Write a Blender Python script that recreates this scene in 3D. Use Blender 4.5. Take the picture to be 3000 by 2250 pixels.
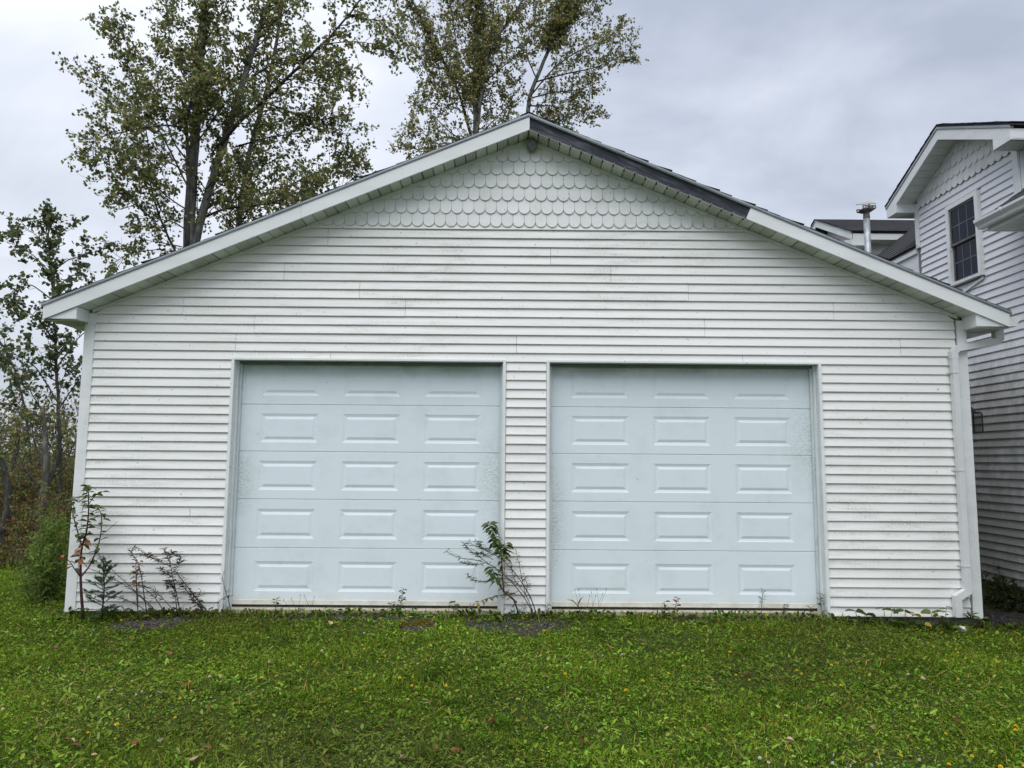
import bpy, math, random
import numpy as np
from mathutils import Vector, Matrix
random.seed(7); rng = np.random.default_rng(7)
for o in list(bpy.data.objects): bpy.data.objects.remove(o)
SC = bpy.context.scene
COL = SC.collection
I = 0.0254                                   # one inch; the buildings are set out in inches
X0 = 194.3                                   # inches from the garage's left corner to the world origin
def mx(x): return (x - X0) * I

# ------------------------------------------------------------------ camera
CAM = Vector((mx(187.216), -310.986 * I, 65.54 * I))
FOC, PIT, YAW, ROL = 2081.1, math.radians(6.032), math.radians(0.171), math.radians(0.447)
_F = Vector((math.sin(YAW) * math.cos(PIT), math.cos(YAW) * math.cos(PIT), math.sin(PIT)))
_R = Vector((math.cos(YAW), -math.sin(YAW), 0)); _U = _R.cross(_F)
RGT = math.cos(ROL) * _R + math.sin(ROL) * _U
UPV = -math.sin(ROL) * _R + math.cos(ROL) * _U
cd = bpy.data.cameras.new('camera'); cam = bpy.data.objects.new('camera', cd); COL.objects.link(cam)
cd.sensor_width = 36; cd.lens = FOC / 3000 * 36; cd.clip_start = 0.05; cd.clip_end = 2000
cam.matrix_world = Matrix(((RGT.x, UPV.x, -_F.x, CAM.x), (RGT.y, UPV.y, -_F.y, CAM.y), (RGT.z, UPV.z, -_F.z, CAM.z), (0, 0, 0, 1)))
SC.camera = cam

# ------------------------------------------------------------------ sky, sun, exposure
SUN_EL, SUN_AZ = math.radians(66), math.radians(200)      # azimuth clockwise from +Y: behind the camera
def build_world():
    w = bpy.data.worlds.new('World'); SC.world = w; w.use_nodes = True
    nt = w.node_tree; N = nt.nodes; L = nt.links; N.clear()
    out = N.new('ShaderNodeOutputWorld'); bg = N.new('ShaderNodeBackground')
    sky = N.new('ShaderNodeTexSky'); sky.sky_type = 'NISHITA'; sky.sun_disc = False
    sky.sun_elevation = SUN_EL; sky.sun_rotation = SUN_AZ
    tc = N.new('ShaderNodeTexCoord'); sep = N.new('ShaderNodeSeparateXYZ'); L.new(tc.outputs['Generated'], sep.inputs[0])
    def m(op, a, b=None, c=None):
        n = N.new('ShaderNodeMath'); n.operation = op
        for i, s in enumerate((a, b, c)):
            if s is None: continue
            if isinstance(s, (int, float)): n.inputs[i].default_value = s
            else: L.new(s, n.inputs[i])
        return n.outputs[0]
    zc = m('ADD', m('MAXIMUM', sep.outputs[2], 0.0), 0.22)
    cx = m('DIVIDE', sep.outputs[0], zc); cy = m('DIVIDE', sep.outputs[1], zc)
    comb = N.new('ShaderNodeCombineXYZ'); L.new(cx, comb.inputs[0]); L.new(cy, comb.inputs[1]); comb.inputs[2].default_value = 3.3
    def noise(sc, det, rough, dist, off):
        mp = N.new('ShaderNodeMapping'); mp.inputs['Location'].default_value = off; mp.inputs['Scale'].default_value = (0.8, 1.0, 1)
        mp.inputs['Rotation'].default_value = (0, 0, 0.6)
        L.new(comb.outputs[0], mp.inputs[0])
        n = N.new('ShaderNodeTexNoise'); n.inputs['Scale'].default_value = sc; n.inputs['Detail'].default_value = det
        n.inputs['Roughness'].default_value = rough; n.inputs['Distortion'].default_value = dist
        L.new(mp.outputs[0], n.inputs[0]); return n.outputs[0]
    n1 = noise(0.95, 5, 0.5, 0.35, (1.7, 0.4, 0)); n2 = noise(1.9, 6, 0.55, 0.8, (4.1, 7.0, 0))
    s = m('ADD', m('MULTIPLY', n1, 0.66), m('MULTIPLY', n2, 0.34))
    # brighter veil of cloud low ahead and to the left, where the photograph's sky is lightest
    dot = N.new('ShaderNodeVectorMath'); dot.operation = 'DOT_PRODUCT'; dot.inputs[1].default_value = Vector((-0.26, 0.93, 0.22)).normalized()
    L.new(tc.outputs['Generated'], dot.inputs[0])
    glow = m('MULTIPLY', m('POWER', m('MAXIMUM', dot.outputs['Value'], 0.0), 9.0), 0.14)
    s = m('ADD', s, glow)
    rp = N.new('ShaderNodeValToRGB'); L.new(s, rp.inputs[0])
    e = rp.color_ramp.elements
    e[0].position = 0.40; e[0].color = (0.212, 0.234, 0.282, 1)
    e[1].position = 0.76; e[1].color = (0.530, 0.538, 0.570, 1)
    q = rp.color_ramp.elements.new(0.53); q.color = (0.328, 0.350, 0.398, 1)
    # the overcast dome is brighter towards the zenith
    zen = m('ADD', m('MULTIPLY', m('MAXIMUM', sep.outputs[2], 0.0), 0.75), 0.82)
    vm = N.new('ShaderNodeVectorMath'); vm.operation = 'SCALE'; L.new(rp.outputs[0], vm.inputs[0]); L.new(zen, vm.inputs['Scale'])
    mix = N.new('ShaderNodeMixRGB'); mix.inputs[0].default_value = 0.90
    sc = N.new('ShaderNodeVectorMath'); sc.operation = 'SCALE'; sc.inputs['Scale'].default_value = 0.10; L.new(sky.outputs[0], sc.inputs[0])
    L.new(sc.outputs[0], mix.inputs[1]); L.new(vm.outputs[0], mix.inputs[2])
    L.new(mix.outputs[0], bg.inputs[0]); bg.inputs[1].default_value = 1.0
    L.new(bg.outputs[0], out.inputs[0])
build_world()
sd = bpy.data.lights.new('sun', 'SUN'); sun = bpy.data.objects.new('sun', sd); COL.objects.link(sun)
sd.energy = 1.5; sd.angle = math.radians(65); sd.color = (1.0, 0.985, 0.96)
_sd = Vector((math.sin(SUN_AZ) * math.cos(SUN_EL), math.cos(SUN_AZ) * math.cos(SUN_EL), math.sin(SUN_EL)))
sun.rotation_euler = _sd.to_track_quat('Z', 'Y').to_euler()
SC.view_settings.view_transform = 'Standard'; SC.view_settings.look = 'None'
SC.view_settings.gamma = 1; SC.view_settings.exposure = 1.0; SC.view_settings.use_curve_mapping = False
SC.render.engine = 'CYCLES'

# ------------------------------------------------------------------ helpers
def ray(u, v): return _F + RGT * ((u - 1500) / FOC) - UPV * ((v - 1125) / FOC)
def at(u, v, Y):                             # point of the photograph at the distance Y (metres behind the garage front)
    d = ray(u, v); return CAM + d * ((Y - CAM.y) / d.y)
def gz(x, y):                                # height of the ground
    x = np.asarray(x, float); y = np.asarray(y, float)
    z = -0.016 - 0.105 / (1 + np.exp(-(x - 3.75) * 3.0)) - 0.02 / (1 + np.exp((x + 3.6) * 3.0))
    z = z + 0.012 * np.sin(x * 1.3 + 0.7) * np.sin(y * 1.1) + 0.008 * np.sin(x * 2.9 + y * 2.3)
    z = z - 0.045 * np.clip(-y, 0, 1.2)
    return z
def ground_at(u, v):
    d = ray(u, v); z = -0.08
    for _ in range(6):
        p = CAM + d * ((z - CAM.z) / d.z); z = float(gz(p.x, p.y))
    return Vector((p.x, p.y, z))

def mesh(name, verts, faces, mats, smooth=False, midx=None):
    me = bpy.data.meshes.new(name); me.from_pydata([tuple(v) for v in verts], [], faces)
    for m in (mats if isinstance(mats, (list, tuple)) else [mats]): me.materials.append(m)
    if midx is not None: me.polygons.foreach_set('material_index', midx)
    if smooth: me.polygons.foreach_set('use_smooth', [True] * len(me.polygons))
    me.update(); return me
def link(name, data, parent=None):
    o = bpy.data.objects.new(name, data); COL.objects.link(o)
    if parent is not None:
        o.parent = parent
        o.matrix_parent_inverse = Matrix.Translation(-parent.location)
    return o
def obj(name, verts, faces, mats, parent=None, smooth=False, midx=None):
    return link(name, mesh(name, verts, faces, mats, smooth, midx), parent)
def tag(o, label=None, cat=None, group=None, kind=None):
    if label: o['label'] = label
    if cat: o['category'] = cat
    if group: o['group'] = group
    if kind: o['kind'] = kind
    return o
def thing(name, loc, label, cat, group=None):
    e = bpy.data.objects.new(name, None); COL.objects.link(e); e.location = loc; e.empty_display_size = 0.1
    return tag(e, label, cat, group)

class MB:                                    # collects shapes for ONE mesh object
    def __init__(s): s.v = []; s.f = []
    def add(s, verts, faces):
        b = len(s.v); s.v += [Vector(q) for q in verts]; s.f += [tuple(i + b for i in f) for f in faces]; return s
    def box(s, x0, x1, y0, y1, z0, z1):
        s.add([(x0, y0, z0), (x1, y0, z0), (x1, y1, z0), (x0, y1, z0), (x0, y0, z1), (x1, y0, z1), (x1, y1, z1), (x0, y1, z1)],
              [(0, 3, 2, 1), (4, 5, 6, 7), (0, 1, 5, 4), (1, 2, 6, 5), (2, 3, 7, 6), (3, 0, 4, 7)]); return s
    def prism(s, poly, a, b, axis='y'):      # polygon (p,q) extruded along an axis between a and b
        n = len(poly)
        if axis == 'y': V = [(p, a, q) for p, q in poly] + [(p, b, q) for p, q in poly]
        elif axis == 'x': V = [(a, p, q) for p, q in poly] + [(b, p, q) for p, q in poly]
        else: V = [(p, q, a) for p, q in poly] + [(p, q, b) for p, q in poly]
        F = [tuple(range(n)), tuple(range(2 * n - 1, n - 1, -1))] + [(i, (i + 1) % n, (i + 1) % n + n, i + n) for i in range(n)]
        s.add(V, F); return s
    def tube(s, pts, radii, n=7, cap=True):
        pts = [Vector(p) for p in pts]; base = len(s.v); k = len(pts)
        ref = Vector((0.31, 0.17, 0.93))
        for i, p in enumerate(pts):
            d = (pts[min(i + 1, k - 1)] - pts[max(i - 1, 0)]).normalized()
            a = d.cross(ref)
            if a.length < 0.05: a = d.cross(Vector((1, 0, 0)))
            a.normalize(); b = d.cross(a)
            for j in range(n):
                t = 2 * math.pi * j / n
                s.v.append(p + (a * math.cos(t) + b * math.sin(t)) * radii[i])
        for i in range(k - 1):
            for j in range(n):
                s.f.append((base + i * n + j, base + i * n + (j + 1) % n, base + (i + 1) * n + (j + 1) % n, base + (i + 1) * n + j))
        if cap:
            s.f.append(tuple(base + j for j in range(n))[::-1]); s.f.append(tuple(base + (k - 1) * n + j for j in range(n)))
        return s
    def sweep(s, pts, w, d, side):           # rectangular pipe along a path; side = width direction
        pts = [Vector(p) for p in pts]; base = len(s.v); k = len(pts); side = Vector(side).normalized()
        for i, p in enumerate(pts):
            t0 = (p - pts[i - 1]).normalized() if i else (pts[1] - p).normalized()
            t1 = (pts[i + 1] - p).normalized() if i < k - 1 else t0
            t = (t0 + t1).normalized(); c = max(t.dot(t1), 0.5)
            sd_ = (side - t * side.dot(t)).normalized(); up = t.cross(sd_)
            kw = 1.0
            for a, b in ((-1, -1), (1, -1), (1, 1), (-1, 1)):
                s.v.append(p + sd_ * (a * w / 2 / (c if abs(t1.dot(side) - t0.dot(side)) > 0.1 else 1)) + up * (b * d / 2))
        for i in range(k - 1):
            for j in range(4): s.f.append((base + i * 4 + j, base + i * 4 + (j + 1) % 4, base + (i + 1) * 4 + (j + 1) % 4, base + (i + 1) * 4 + j))
        s.f.append((base, base + 3, base + 2, base + 1)); e = base + (k - 1) * 4; s.f.append((e, e + 1, e + 2, e + 3)); return s
    def obj(s, name, mat, parent=None, smooth=False): return obj(name, s.v, s.f, mat, parent, smooth)
    def mesh(s, name, mat, smooth=False): return mesh(name, s.v, s.f, mat, smooth)

# ------------------------------------------------------------------ materials
class NT:
    def __init__(s, name):
        s.m = bpy.data.materials.new(name); s.m.use_nodes = True; s.t = s.m.node_tree; s.N = s.t.nodes; s.L = s.t.links
        s.b = s.N['Principled BSDF']; s.geo = None
    def n(s, t, **kw):
        x = s.N.new(t)
        for k, v in kw.items(): setattr(x, k, v)
        return x
    def pos(s, scale=(1, 1, 1), rot=(0, 0, 0)):
        if s.geo is None: s.geo = s.n('ShaderNodeNewGeometry')
        mp = s.n('ShaderNodeMapping'); mp.inputs['Scale'].default_value = scale; mp.inputs['Rotation'].default_value = rot
        s.L.new(s.geo.outputs['Position'], mp.inputs[0]); return mp.outputs[0]
    def noise(s, scale, det=4, rough=0.55, vec=None, sc3=(1, 1, 1), rot=(0, 0, 0)):
        x = s.n('ShaderNodeTexNoise'); x.inputs['Scale'].default_value = scale; x.inputs['Detail'].default_value = det; x.inputs['Roughness'].default_value = rough
        s.L.new(vec if vec is not None else s.pos(sc3, rot), x.inputs[0]); return x.outputs[0]
    def ramp(s, fac, stops):
        r = s.n('ShaderNodeValToRGB'); s.L.new(fac, r.inputs[0]); e = r.color_ramp.elements
        e[0].position, e[0].color = stops[0][0], (*stops[0][1], 1); e[1].position, e[1].color = stops[-1][0], (*stops[-1][1], 1)
        for p, c in stops[1:-1]: q = e.new(p); q.color = (*c, 1)
        return r.outputs[0]
    def g(s, v): return (v, v, v)
    def mix(s, fac, a, b, mode='MIX'):
        x = s.n('ShaderNodeMixRGB', blend_type=mode)
        for i, q in enumerate((fac, a, b)):
            if isinstance(q, (int, float)): x.inputs[i].default_value = q
            elif isinstance(q, tuple): x.inputs[i].default_value = (*q, 1)
            else: s.L.new(q, x.inputs[i])
        return x.outputs[0]
    def bump(s, h, dist=0.002, strength=0.5):
        b = s.n('ShaderNodeBump'); b.inputs['Distance'].default_value = dist; b.inputs['Strength'].default_value = strength
        s.L.new(h, b.inputs['Height']); s.L.new(b.outputs[0], s.b.inputs['Normal'])
    def col(s, c):
        if isinstance(c, tuple): s.b.inputs['Base Color'].default_value = (*c, 1)
        else: s.L.new(c, s.b.inputs['Base Color'])
    def set(s, rough=0.5, metal=0.0, spec=0.5):
        s.b.inputs['Roughness'].default_value = rough; s.b.inputs['Metallic'].default_value = metal; s.b.inputs['Specular IOR Level'].default_value = spec; return s.m
M = {}
def white_vinyl(name, base, dirt, grime=0.5, streak=(0.6, 0.6, 5.0), rough=0.45):
    t = NT(name)
    big = t.noise(0.55, 1, 0.5); mid = t.noise(3.0, 4, 0.62, sc3=streak); fine = t.noise(70, 1, 0.7, sc3=(1, 1, 0.45))
    a = t.ramp(mid, [(0.45, t.g(0)), (0.72, t.g(1))]); b = t.ramp(big, [(0.36, t.g(0.15)), (0.64, t.g(1))])
    c = t.ramp(fine, [(0.38, t.g(1)), (0.66, t.g(0.15))])
    f = t.mix(1.0, t.mix(1.0, a, b, 'MULTIPLY'), c, 'MULTIPLY')
    f = t.mix(1.0, f, t.g(grime), 'MULTIPLY')
    speck = t.ramp(t.noise(26, 1, 0.5), [(0.74, t.g(0)), (0.79, t.g(0.55))])
    c1 = t.mix(f, base, dirt); c1 = t.mix(speck, c1, (dirt[0] * 0.55, dirt[1] * 0.55, dirt[2] * 0.5))
    tint = t.ramp(t.noise(0.9, 1, 0.5, sc3=(0.35, 0.35, 9)), [(0.3, t.g(0.94)), (0.7, t.g(1.02))])
    oi = t.n('ShaderNodeObjectInfo'); per = t.ramp(oi.outputs['Random'], [(0.0, (0.945, 0.95, 0.945)), (1.0, (1.02, 1.02, 1.02))])     # no two pieces have weathered quite alike
    t.col(t.mix(1.0, t.mix(1.0, c1, tint, 'MULTIPLY'), per, 'MULTIPLY'))
    return t.set(rough, 0, 0.35)
M['siding'] = white_vinyl('siding_vinyl', (0.850, 0.845, 0.828), (0.50, 0.51, 0.46), 0.95)
M['house_siding'] = white_vinyl('house_siding_vinyl', (0.74, 0.75, 0.78), (0.20, 0.20, 0.185), 0.0)
def house_sid():
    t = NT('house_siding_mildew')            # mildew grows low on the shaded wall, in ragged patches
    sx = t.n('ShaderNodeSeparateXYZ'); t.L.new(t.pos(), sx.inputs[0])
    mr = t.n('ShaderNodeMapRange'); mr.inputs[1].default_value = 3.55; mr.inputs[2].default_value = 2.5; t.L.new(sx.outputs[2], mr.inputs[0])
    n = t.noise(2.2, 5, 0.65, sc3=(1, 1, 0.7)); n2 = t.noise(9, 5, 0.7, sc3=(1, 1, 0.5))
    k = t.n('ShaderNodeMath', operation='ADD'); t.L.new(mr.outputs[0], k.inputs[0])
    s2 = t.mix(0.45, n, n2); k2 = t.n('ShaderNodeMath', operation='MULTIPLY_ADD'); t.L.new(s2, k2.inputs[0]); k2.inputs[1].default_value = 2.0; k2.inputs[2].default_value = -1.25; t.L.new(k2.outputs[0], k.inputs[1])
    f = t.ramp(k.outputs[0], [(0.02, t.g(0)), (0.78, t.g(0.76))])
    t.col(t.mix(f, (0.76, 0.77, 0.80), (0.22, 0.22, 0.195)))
    return t.set(0.5, 0, 0.3)
M['house_siding'] = house_sid()
M['scallop'] = white_vinyl('scallop_shingle_vinyl', (0.80, 0.815, 0.80), (0.48, 0.50, 0.46), 0.6, (1, 1, 1.5))
M['trim'] = white_vinyl('white_trim', (0.80, 0.82, 0.82), (0.48, 0.49, 0.45), 0.5, (2, 2, 0.6))
M['jamb'] = white_vinyl('jamb_metal', (0.68, 0.74, 0.75), (0.30, 0.31, 0.28), 0.8, (3, 3, 0.5))
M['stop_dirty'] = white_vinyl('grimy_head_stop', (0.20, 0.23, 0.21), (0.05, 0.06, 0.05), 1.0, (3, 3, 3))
M['fascia'] = white_vinyl('fascia_aluminium', (0.78, 0.80, 0.80), (0.62, 0.63, 0.60), 0.4, (0.5, 0.5, 0.5), 0.38)
M['soffit'] = white_vinyl('soffit_vinyl', (0.62, 0.65, 0.60), (0.34, 0.36, 0.30), 0.6, (3, 3, 3))
def perf():
    t = NT('soffit_perforated'); t.col((0.60, 0.63, 0.58))
    v = t.n('ShaderNodeTexVoronoi'); v.feature = 'F1'; v.inputs['Scale'].default_value = 1.0; v.inputs['Randomness'].default_value = 0.0
    t.L.new(t.pos((62, 52, 0.001)), v.inputs['Vector'])
    f = t.ramp(v.outputs['Distance'], [(0.26, t.g(1)), (0.34, t.g(0))])
    t.col(t.mix(f, (0.60, 0.63, 0.58), (0.07, 0.075, 0.07))); return t.set(0.5, 0, 0.3)
M['perf'] = perf()
def door_mat():
    t = NT('door_steel')
    st = t.noise(3.2, 5, 0.65); fi = t.noise(120, 3, 0.7, sc3=(0.25, 1, 1)); big = t.noise(0.8, 2, 0.5)
    f = t.mix(1.0, t.ramp(st, [(0.50, t.g(0)), (0.78, t.g(0.5))]), t.ramp(fi, [(0.4, t.g(1)), (0.66, t.g(0.2))]), 'MULTIPLY')
    c = t.mix(f, (0.742, 0.822, 0.862), (0.52, 0.575, 0.545))
    for cx, cz, rx, rz in ((mx(186), 58 * I, 0.42, 0.75), (mx(325), 74 * I, 0.45, 0.7), (mx(66), 56 * I, 0.30, 0.5), (mx(204), 40 * I, 0.28, 0.8)):     # algae stains at the door edges
        mp = t.n('ShaderNodeMapping'); mp.inputs['Location'].default_value = (-cx / rx, 0, -cz / rz); mp.inputs['Scale'].default_value = (1 / rx, 0, 1 / rz); t.pos(); t.L.new(t.geo.outputs['Position'], mp.inputs[0])
        ln = t.n('ShaderNodeVectorMath', operation='LENGTH'); t.L.new(mp.outputs[0], ln.inputs[0])
        ms = t.mix(1.0, t.ramp(ln.outputs['Value'], [(0.15, t.g(1)), (1.0, t.g(0))]), t.ramp(fi, [(0.42, t.g(0.0)), (0.60, t.g(0.75))]), 'MULTIPLY'); c = t.mix(ms, c, (0.36, 0.40, 0.35))
    sz = t.n('ShaderNodeSeparateXYZ'); t.L.new(t.geo.outputs['Position'], sz.inputs[0]); mz = t.n('ShaderNodeMapRange'); mz.inputs[1].default_value = 101 * I; mz.inputs[2].default_value = 108 * I; t.L.new(sz.outputs[2], mz.inputs[0])   # recess shade under the head painted into the colour, mottled with some algae
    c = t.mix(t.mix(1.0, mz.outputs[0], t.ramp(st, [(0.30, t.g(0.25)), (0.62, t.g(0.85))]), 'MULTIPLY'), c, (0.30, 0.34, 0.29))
    sp = t.ramp(t.noise(21, 2, 0.5), [(0.775, t.g(0)), (0.80, t.g(0.8))]); c = t.mix(sp, c, (0.16, 0.17, 0.15))
    sx = t.n('ShaderNodeSeparateXYZ'); t.L.new(t.pos(), sx.inputs[0])           # yellowed splash-back along the foot
    mr = t.n('ShaderNodeMapRange'); mr.inputs[1].default_value = 0.20; mr.inputs[2].default_value = 0.05; t.L.new(sx.outputs[2], mr.inputs[0])
    y = t.mix(1.0, mr.outputs[0], t.ramp(t.noise(5, 3), [(0.35, t.g(0.1)), (0.65, t.g(0.7))]), 'MULTIPLY')
    c = t.mix(y, c, (0.60, 0.57, 0.44)); t.col(c)
    t.bump(t.noise(60, 4, 0.65, sc3=(0.10, 1, 1.9)), 0.0016, 0.55); return t.set(0.42, 0, 0.4)
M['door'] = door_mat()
def simple(name, c1, c2, sc=6.0, rough=0.7, sc3=(1, 1, 1), metal=0, bump=0, spec=0.3, lo=0.35, hi=0.68, det=5):
    t = NT(name); n = t.noise(sc, det, 0.6, sc3=sc3); t.col(t.ramp(n, [(lo, c1), (hi, c2)]))
    if bump: t.bump(n, bump, 0.7)
    return t.set(rough, metal, spec)
M['drip'] = simple('drip_edge_metal', (0.24, 0.27, 0.285), (0.37, 0.41, 0.42), 4, 0.35, (0.6, 1, 1), 0.35)
M['shingle'] = simple('asphalt_shingle', (0.018, 0.019, 0.022), (0.060, 0.060, 0.064), 40, 0.95, bump=0.003)
def wood():
    t = NT('weathered_board')
    r = math.atan(-5 / 12); v = t.pos((1, 1, 1), (0, r, 0))
    mp = t.n('ShaderNodeMapping'); mp.inputs['Scale'].default_value = (1.0, 1, 9); t.L.new(v, mp.inputs[0])
    g = t.noise(3.2, 7, 0.68, vec=mp.outputs[0]); p = t.noise(2.1, 4, 0.6)
    c = t.ramp(g, [(0.30, (0.024, 0.025, 0.034)), (0.52, (0.062, 0.064, 0.080)), (0.70, (0.17, 0.172, 0.195))])
    c = t.mix(t.ramp(p, [(0.46, t.g(0)), (0.62, t.g(0.55))]), c, (0.045, 0.046, 0.062))
    kn = t.n('ShaderNodeTexVoronoi'); kn.inputs['Scale'].default_value = 3.1; t.L.new(v, kn.inputs['Vector'])
    c = t.mix(t.ramp(kn.outputs['Distance'], [(0.03, t.g(0.9)), (0.09, t.g(0))]), c, (0.016, 0.015, 0.017))
    t.col(c); t.bump(g, 0.004, 0.8); return t.set(0.85, 0, 0.2)
M['wood'] = wood()
M['dark_wood'] = simple('dark_framing', (0.012, 0.012, 0.018), (0.03, 0.03, 0.04), 5)
M['sheath'] = simple('wall_sheathing', (0.16, 0.16, 0.15), (0.22, 0.22, 0.21), 5)
M['rubber'] = simple('rubber_seal', (0.012, 0.012, 0.013), (0.03, 0.03, 0.03), 12, 0.7)
M['concrete'] = simple('concrete', (0.13, 0.125, 0.11), (0.24, 0.23, 0.205), 9, 0.9, bump=0.004)
M['sill'] = simple('sill_slab', (0.30, 0.27, 0.20), (0.52, 0.48, 0.38), 8, 0.85, bump=0.003)
M['retainer'] = simple('door_retainer', (0.58, 0.56, 0.46), (0.74, 0.75, 0.70), 7, 0.5)
M['pvc'] = simple('white_pvc', (0.62, 0.63, 0.62), (0.80, 0.81, 0.80), 7, 0.4)
M['downspout'] = simple('downspout_metal', (0.66, 0.68, 0.68), (0.76, 0.78, 0.785), 2.5, 0.42, (1, 1, 0.4))
M['galv'] = simple('galvanized', (0.24, 0.26, 0.28), (0.42, 0.44, 0.46), 16, 0.45, metal=0.4)
M['rust'] = simple('rusty_cap', (0.09, 0.08, 0.072), (0.22, 0.20, 0.18), 22, 0.8)
M['cap_top'] = simple('pinkish_cap', (0.28, 0.25, 0.24), (0.40, 0.36, 0.34), 14, 0.6)
M['nest'] = simple('nest_paper', (0.16, 0.165, 0.17), (0.27, 0.275, 0.28), 60, 0.95, (1, 1, 2.5), bump=0.006)
M['black'] = simple('black_metal', (0.012, 0.013, 0.014), (0.03, 0.03, 0.03), 20, 0.4)
M['sash'] = simple('brown_sash', (0.10, 0.09, 0.085), (0.17, 0.155, 0.145), 8, 0.5)
M['muntin'] = simple('muntin_grey', (0.085, 0.10, 0.125), (0.13, 0.145, 0.17), 8, 0.5)
def glass(name, c, rough=0.03):
    t = NT(name); t.col(c); t.set(rough, 0, 0.10); return t.m
M['glass'] = glass('window_glass', (0.012, 0.018, 0.034))
M['lampglass'] = glass('lantern_glass', (0.05, 0.055, 0.055), 0.05)
def _see_through():
    nt = M['lampglass'].node_tree; tr = nt.nodes.new('ShaderNodeBsdfTransparent'); tr.inputs[0].default_value = (0.8, 0.82, 0.8, 1); mx_ = nt.nodes.new('ShaderNodeMixShader'); mx_.inputs[0].default_value = 0.75
    nt.links.new(nt.nodes['Principled BSDF'].outputs[0], mx_.inputs[1]); nt.links.new(tr.outputs[0], mx_.inputs[2]); nt.links.new(mx_.outputs[0], nt.nodes['Material Output'].inputs[0])
_see_through()
M['bark'] = simple('poplar_bark', (0.085, 0.083, 0.080), (0.25, 0.245, 0.235), 14, 0.95, (1, 1, 0.35), bump=0.02)
M['bark_pale'] = simple('poplar_bark_pale', (0.055, 0.052, 0.047), (0.15, 0.142, 0.13), 12, 0.95, (1, 1, 0.4), bump=0.02)
M['bark_dark'] = simple('dark_bark', (0.030, 0.028, 0.027), (0.085, 0.080, 0.075), 16, 0.95, (1, 1, 0.35), bump=0.015)
M['stem_red'] = simple('red_stem', (0.035, 0.014, 0.014), (0.075, 0.030, 0.026), 18, 0.6)
M['stem_dry'] = simple('dry_stem', (0.035, 0.028, 0.022), (0.085, 0.066, 0.050), 18, 0.8)
M['stem_green'] = simple('green_stem', (0.050, 0.075, 0.022), (0.10, 0.12, 0.04), 18, 0.6)
M['soil'] = simple('soil', (0.018, 0.016, 0.013), (0.05, 0.044, 0.035), 12, 1.0, bump=0.02)
def attr_leaf(name, trans=0.35, rough=0.55, spec=0.25):      # colour stored per leaf
    t = NT(name); a = t.n('ShaderNodeAttribute'); a.attribute_name = 'tone'; t.col(a.outputs['Color']); t.set(rough, 0, spec)
    tr = t.n('ShaderNodeBsdfTranslucent'); t.L.new(a.outputs['Color'], tr.inputs[0])
    mx_ = t.n('ShaderNodeMixShader'); mx_.inputs[0].default_value = trans
    t.L.new(t.b.outputs[0], mx_.inputs[1]); t.L.new(tr.outputs[0], mx_.inputs[2]); t.L.new(mx_.outputs[0], t.N['Material Output'].inputs[0])
    return t.m
M['leafmass'] = attr_leaf('foliage', 0.55); M['lawn'] = attr_leaf('lawn_leaves', 0.30, 0.85, 0.06); M['chips'] = attr_leaf('stone_chips', 0.0, 0.85)
def leafmat(name, c1, c2, trans=0.3):
    t = NT(name); n = t.noise(30, 3, 0.6); oi = t.n('ShaderNodeObjectInfo')
    c = t.ramp(n, [(0.3, c1), (0.7, c2)]); hs = t.n('ShaderNodeHueSaturation'); mr = t.n('ShaderNodeMapRange'); mr.inputs[3].default_value = 0.65; mr.inputs[4].default_value = 1.3
    t.L.new(oi.outputs['Random'], mr.inputs[0]); t.L.new(mr.outputs[0], hs.inputs['Value']); t.L.new(c, hs.inputs['Color']); t.col(hs.outputs[0]); t.set(0.5, 0, 0.3)
    tr = t.n('ShaderNodeBsdfTranslucent'); t.L.new(hs.outputs[0], tr.inputs[0]); mx_ = t.n('ShaderNodeMixShader'); mx_.inputs[0].default_value = trans
    t.L.new(t.b.outputs[0], mx_.inputs[1]); t.L.new(tr.outputs[0], mx_.inputs[2]); t.L.new(mx_.outputs[0], t.N['Material Output'].inputs[0]); return t.m
M['lf_green'] = leafmat('weed_green', (0.050, 0.092, 0.020), (0.10, 0.160, 0.042))
M['lf_olive'] = leafmat('weed_olive', (0.070, 0.088, 0.028), (0.13, 0.14, 0.05))
M['lf_light'] = leafmat('weed_light', (0.10, 0.16, 0.035), (0.17, 0.23, 0.065))
M['lf_orange'] = leafmat('weed_orange', (0.18, 0.070, 0.022), (0.34, 0.15, 0.06))
M['lf_red'] = leafmat('weed_red', (0.20, 0.040, 0.025), (0.30, 0.085, 0.05))
M['lf_brown'] = leafmat('weed_brown', (0.040, 0.030, 0.020), (0.095, 0.070, 0.045))
M['lf_dark'] = leafmat('weed_dark', (0.030, 0.028, 0.018), (0.070, 0.060, 0.036))
M['lf_tan'] = leafmat('fallen_tan', (0.24, 0.16, 0.085), (0.42, 0.30, 0.18), 0.1)
M['lf_grey'] = leafmat('fallen_grey', (0.13, 0.11, 0.09), (0.24, 0.21, 0.18), 0.1)
M['lf_rust'] = leafmat('fallen_rust', (0.10, 0.032, 0.016), (0.20, 0.07, 0.03), 0.1)
M['lf_yellow'] = leafmat('weed_yellow', (0.26, 0.21, 0.03), (0.42, 0.34, 0.07))
M['needle'] = leafmat('spruce_needle', (0.034, 0.070, 0.032), (0.070, 0.12, 0.058), 0.1)
M['petal'] = simple('yellow_petal', (0.72, 0.50, 0.005), (0.85, 0.64, 0.02), 60, 0.6)
M['clover'] = simple('clover_white', (0.50, 0.46, 0.42), (0.74, 0.72, 0.68), 90, 0.7)

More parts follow.
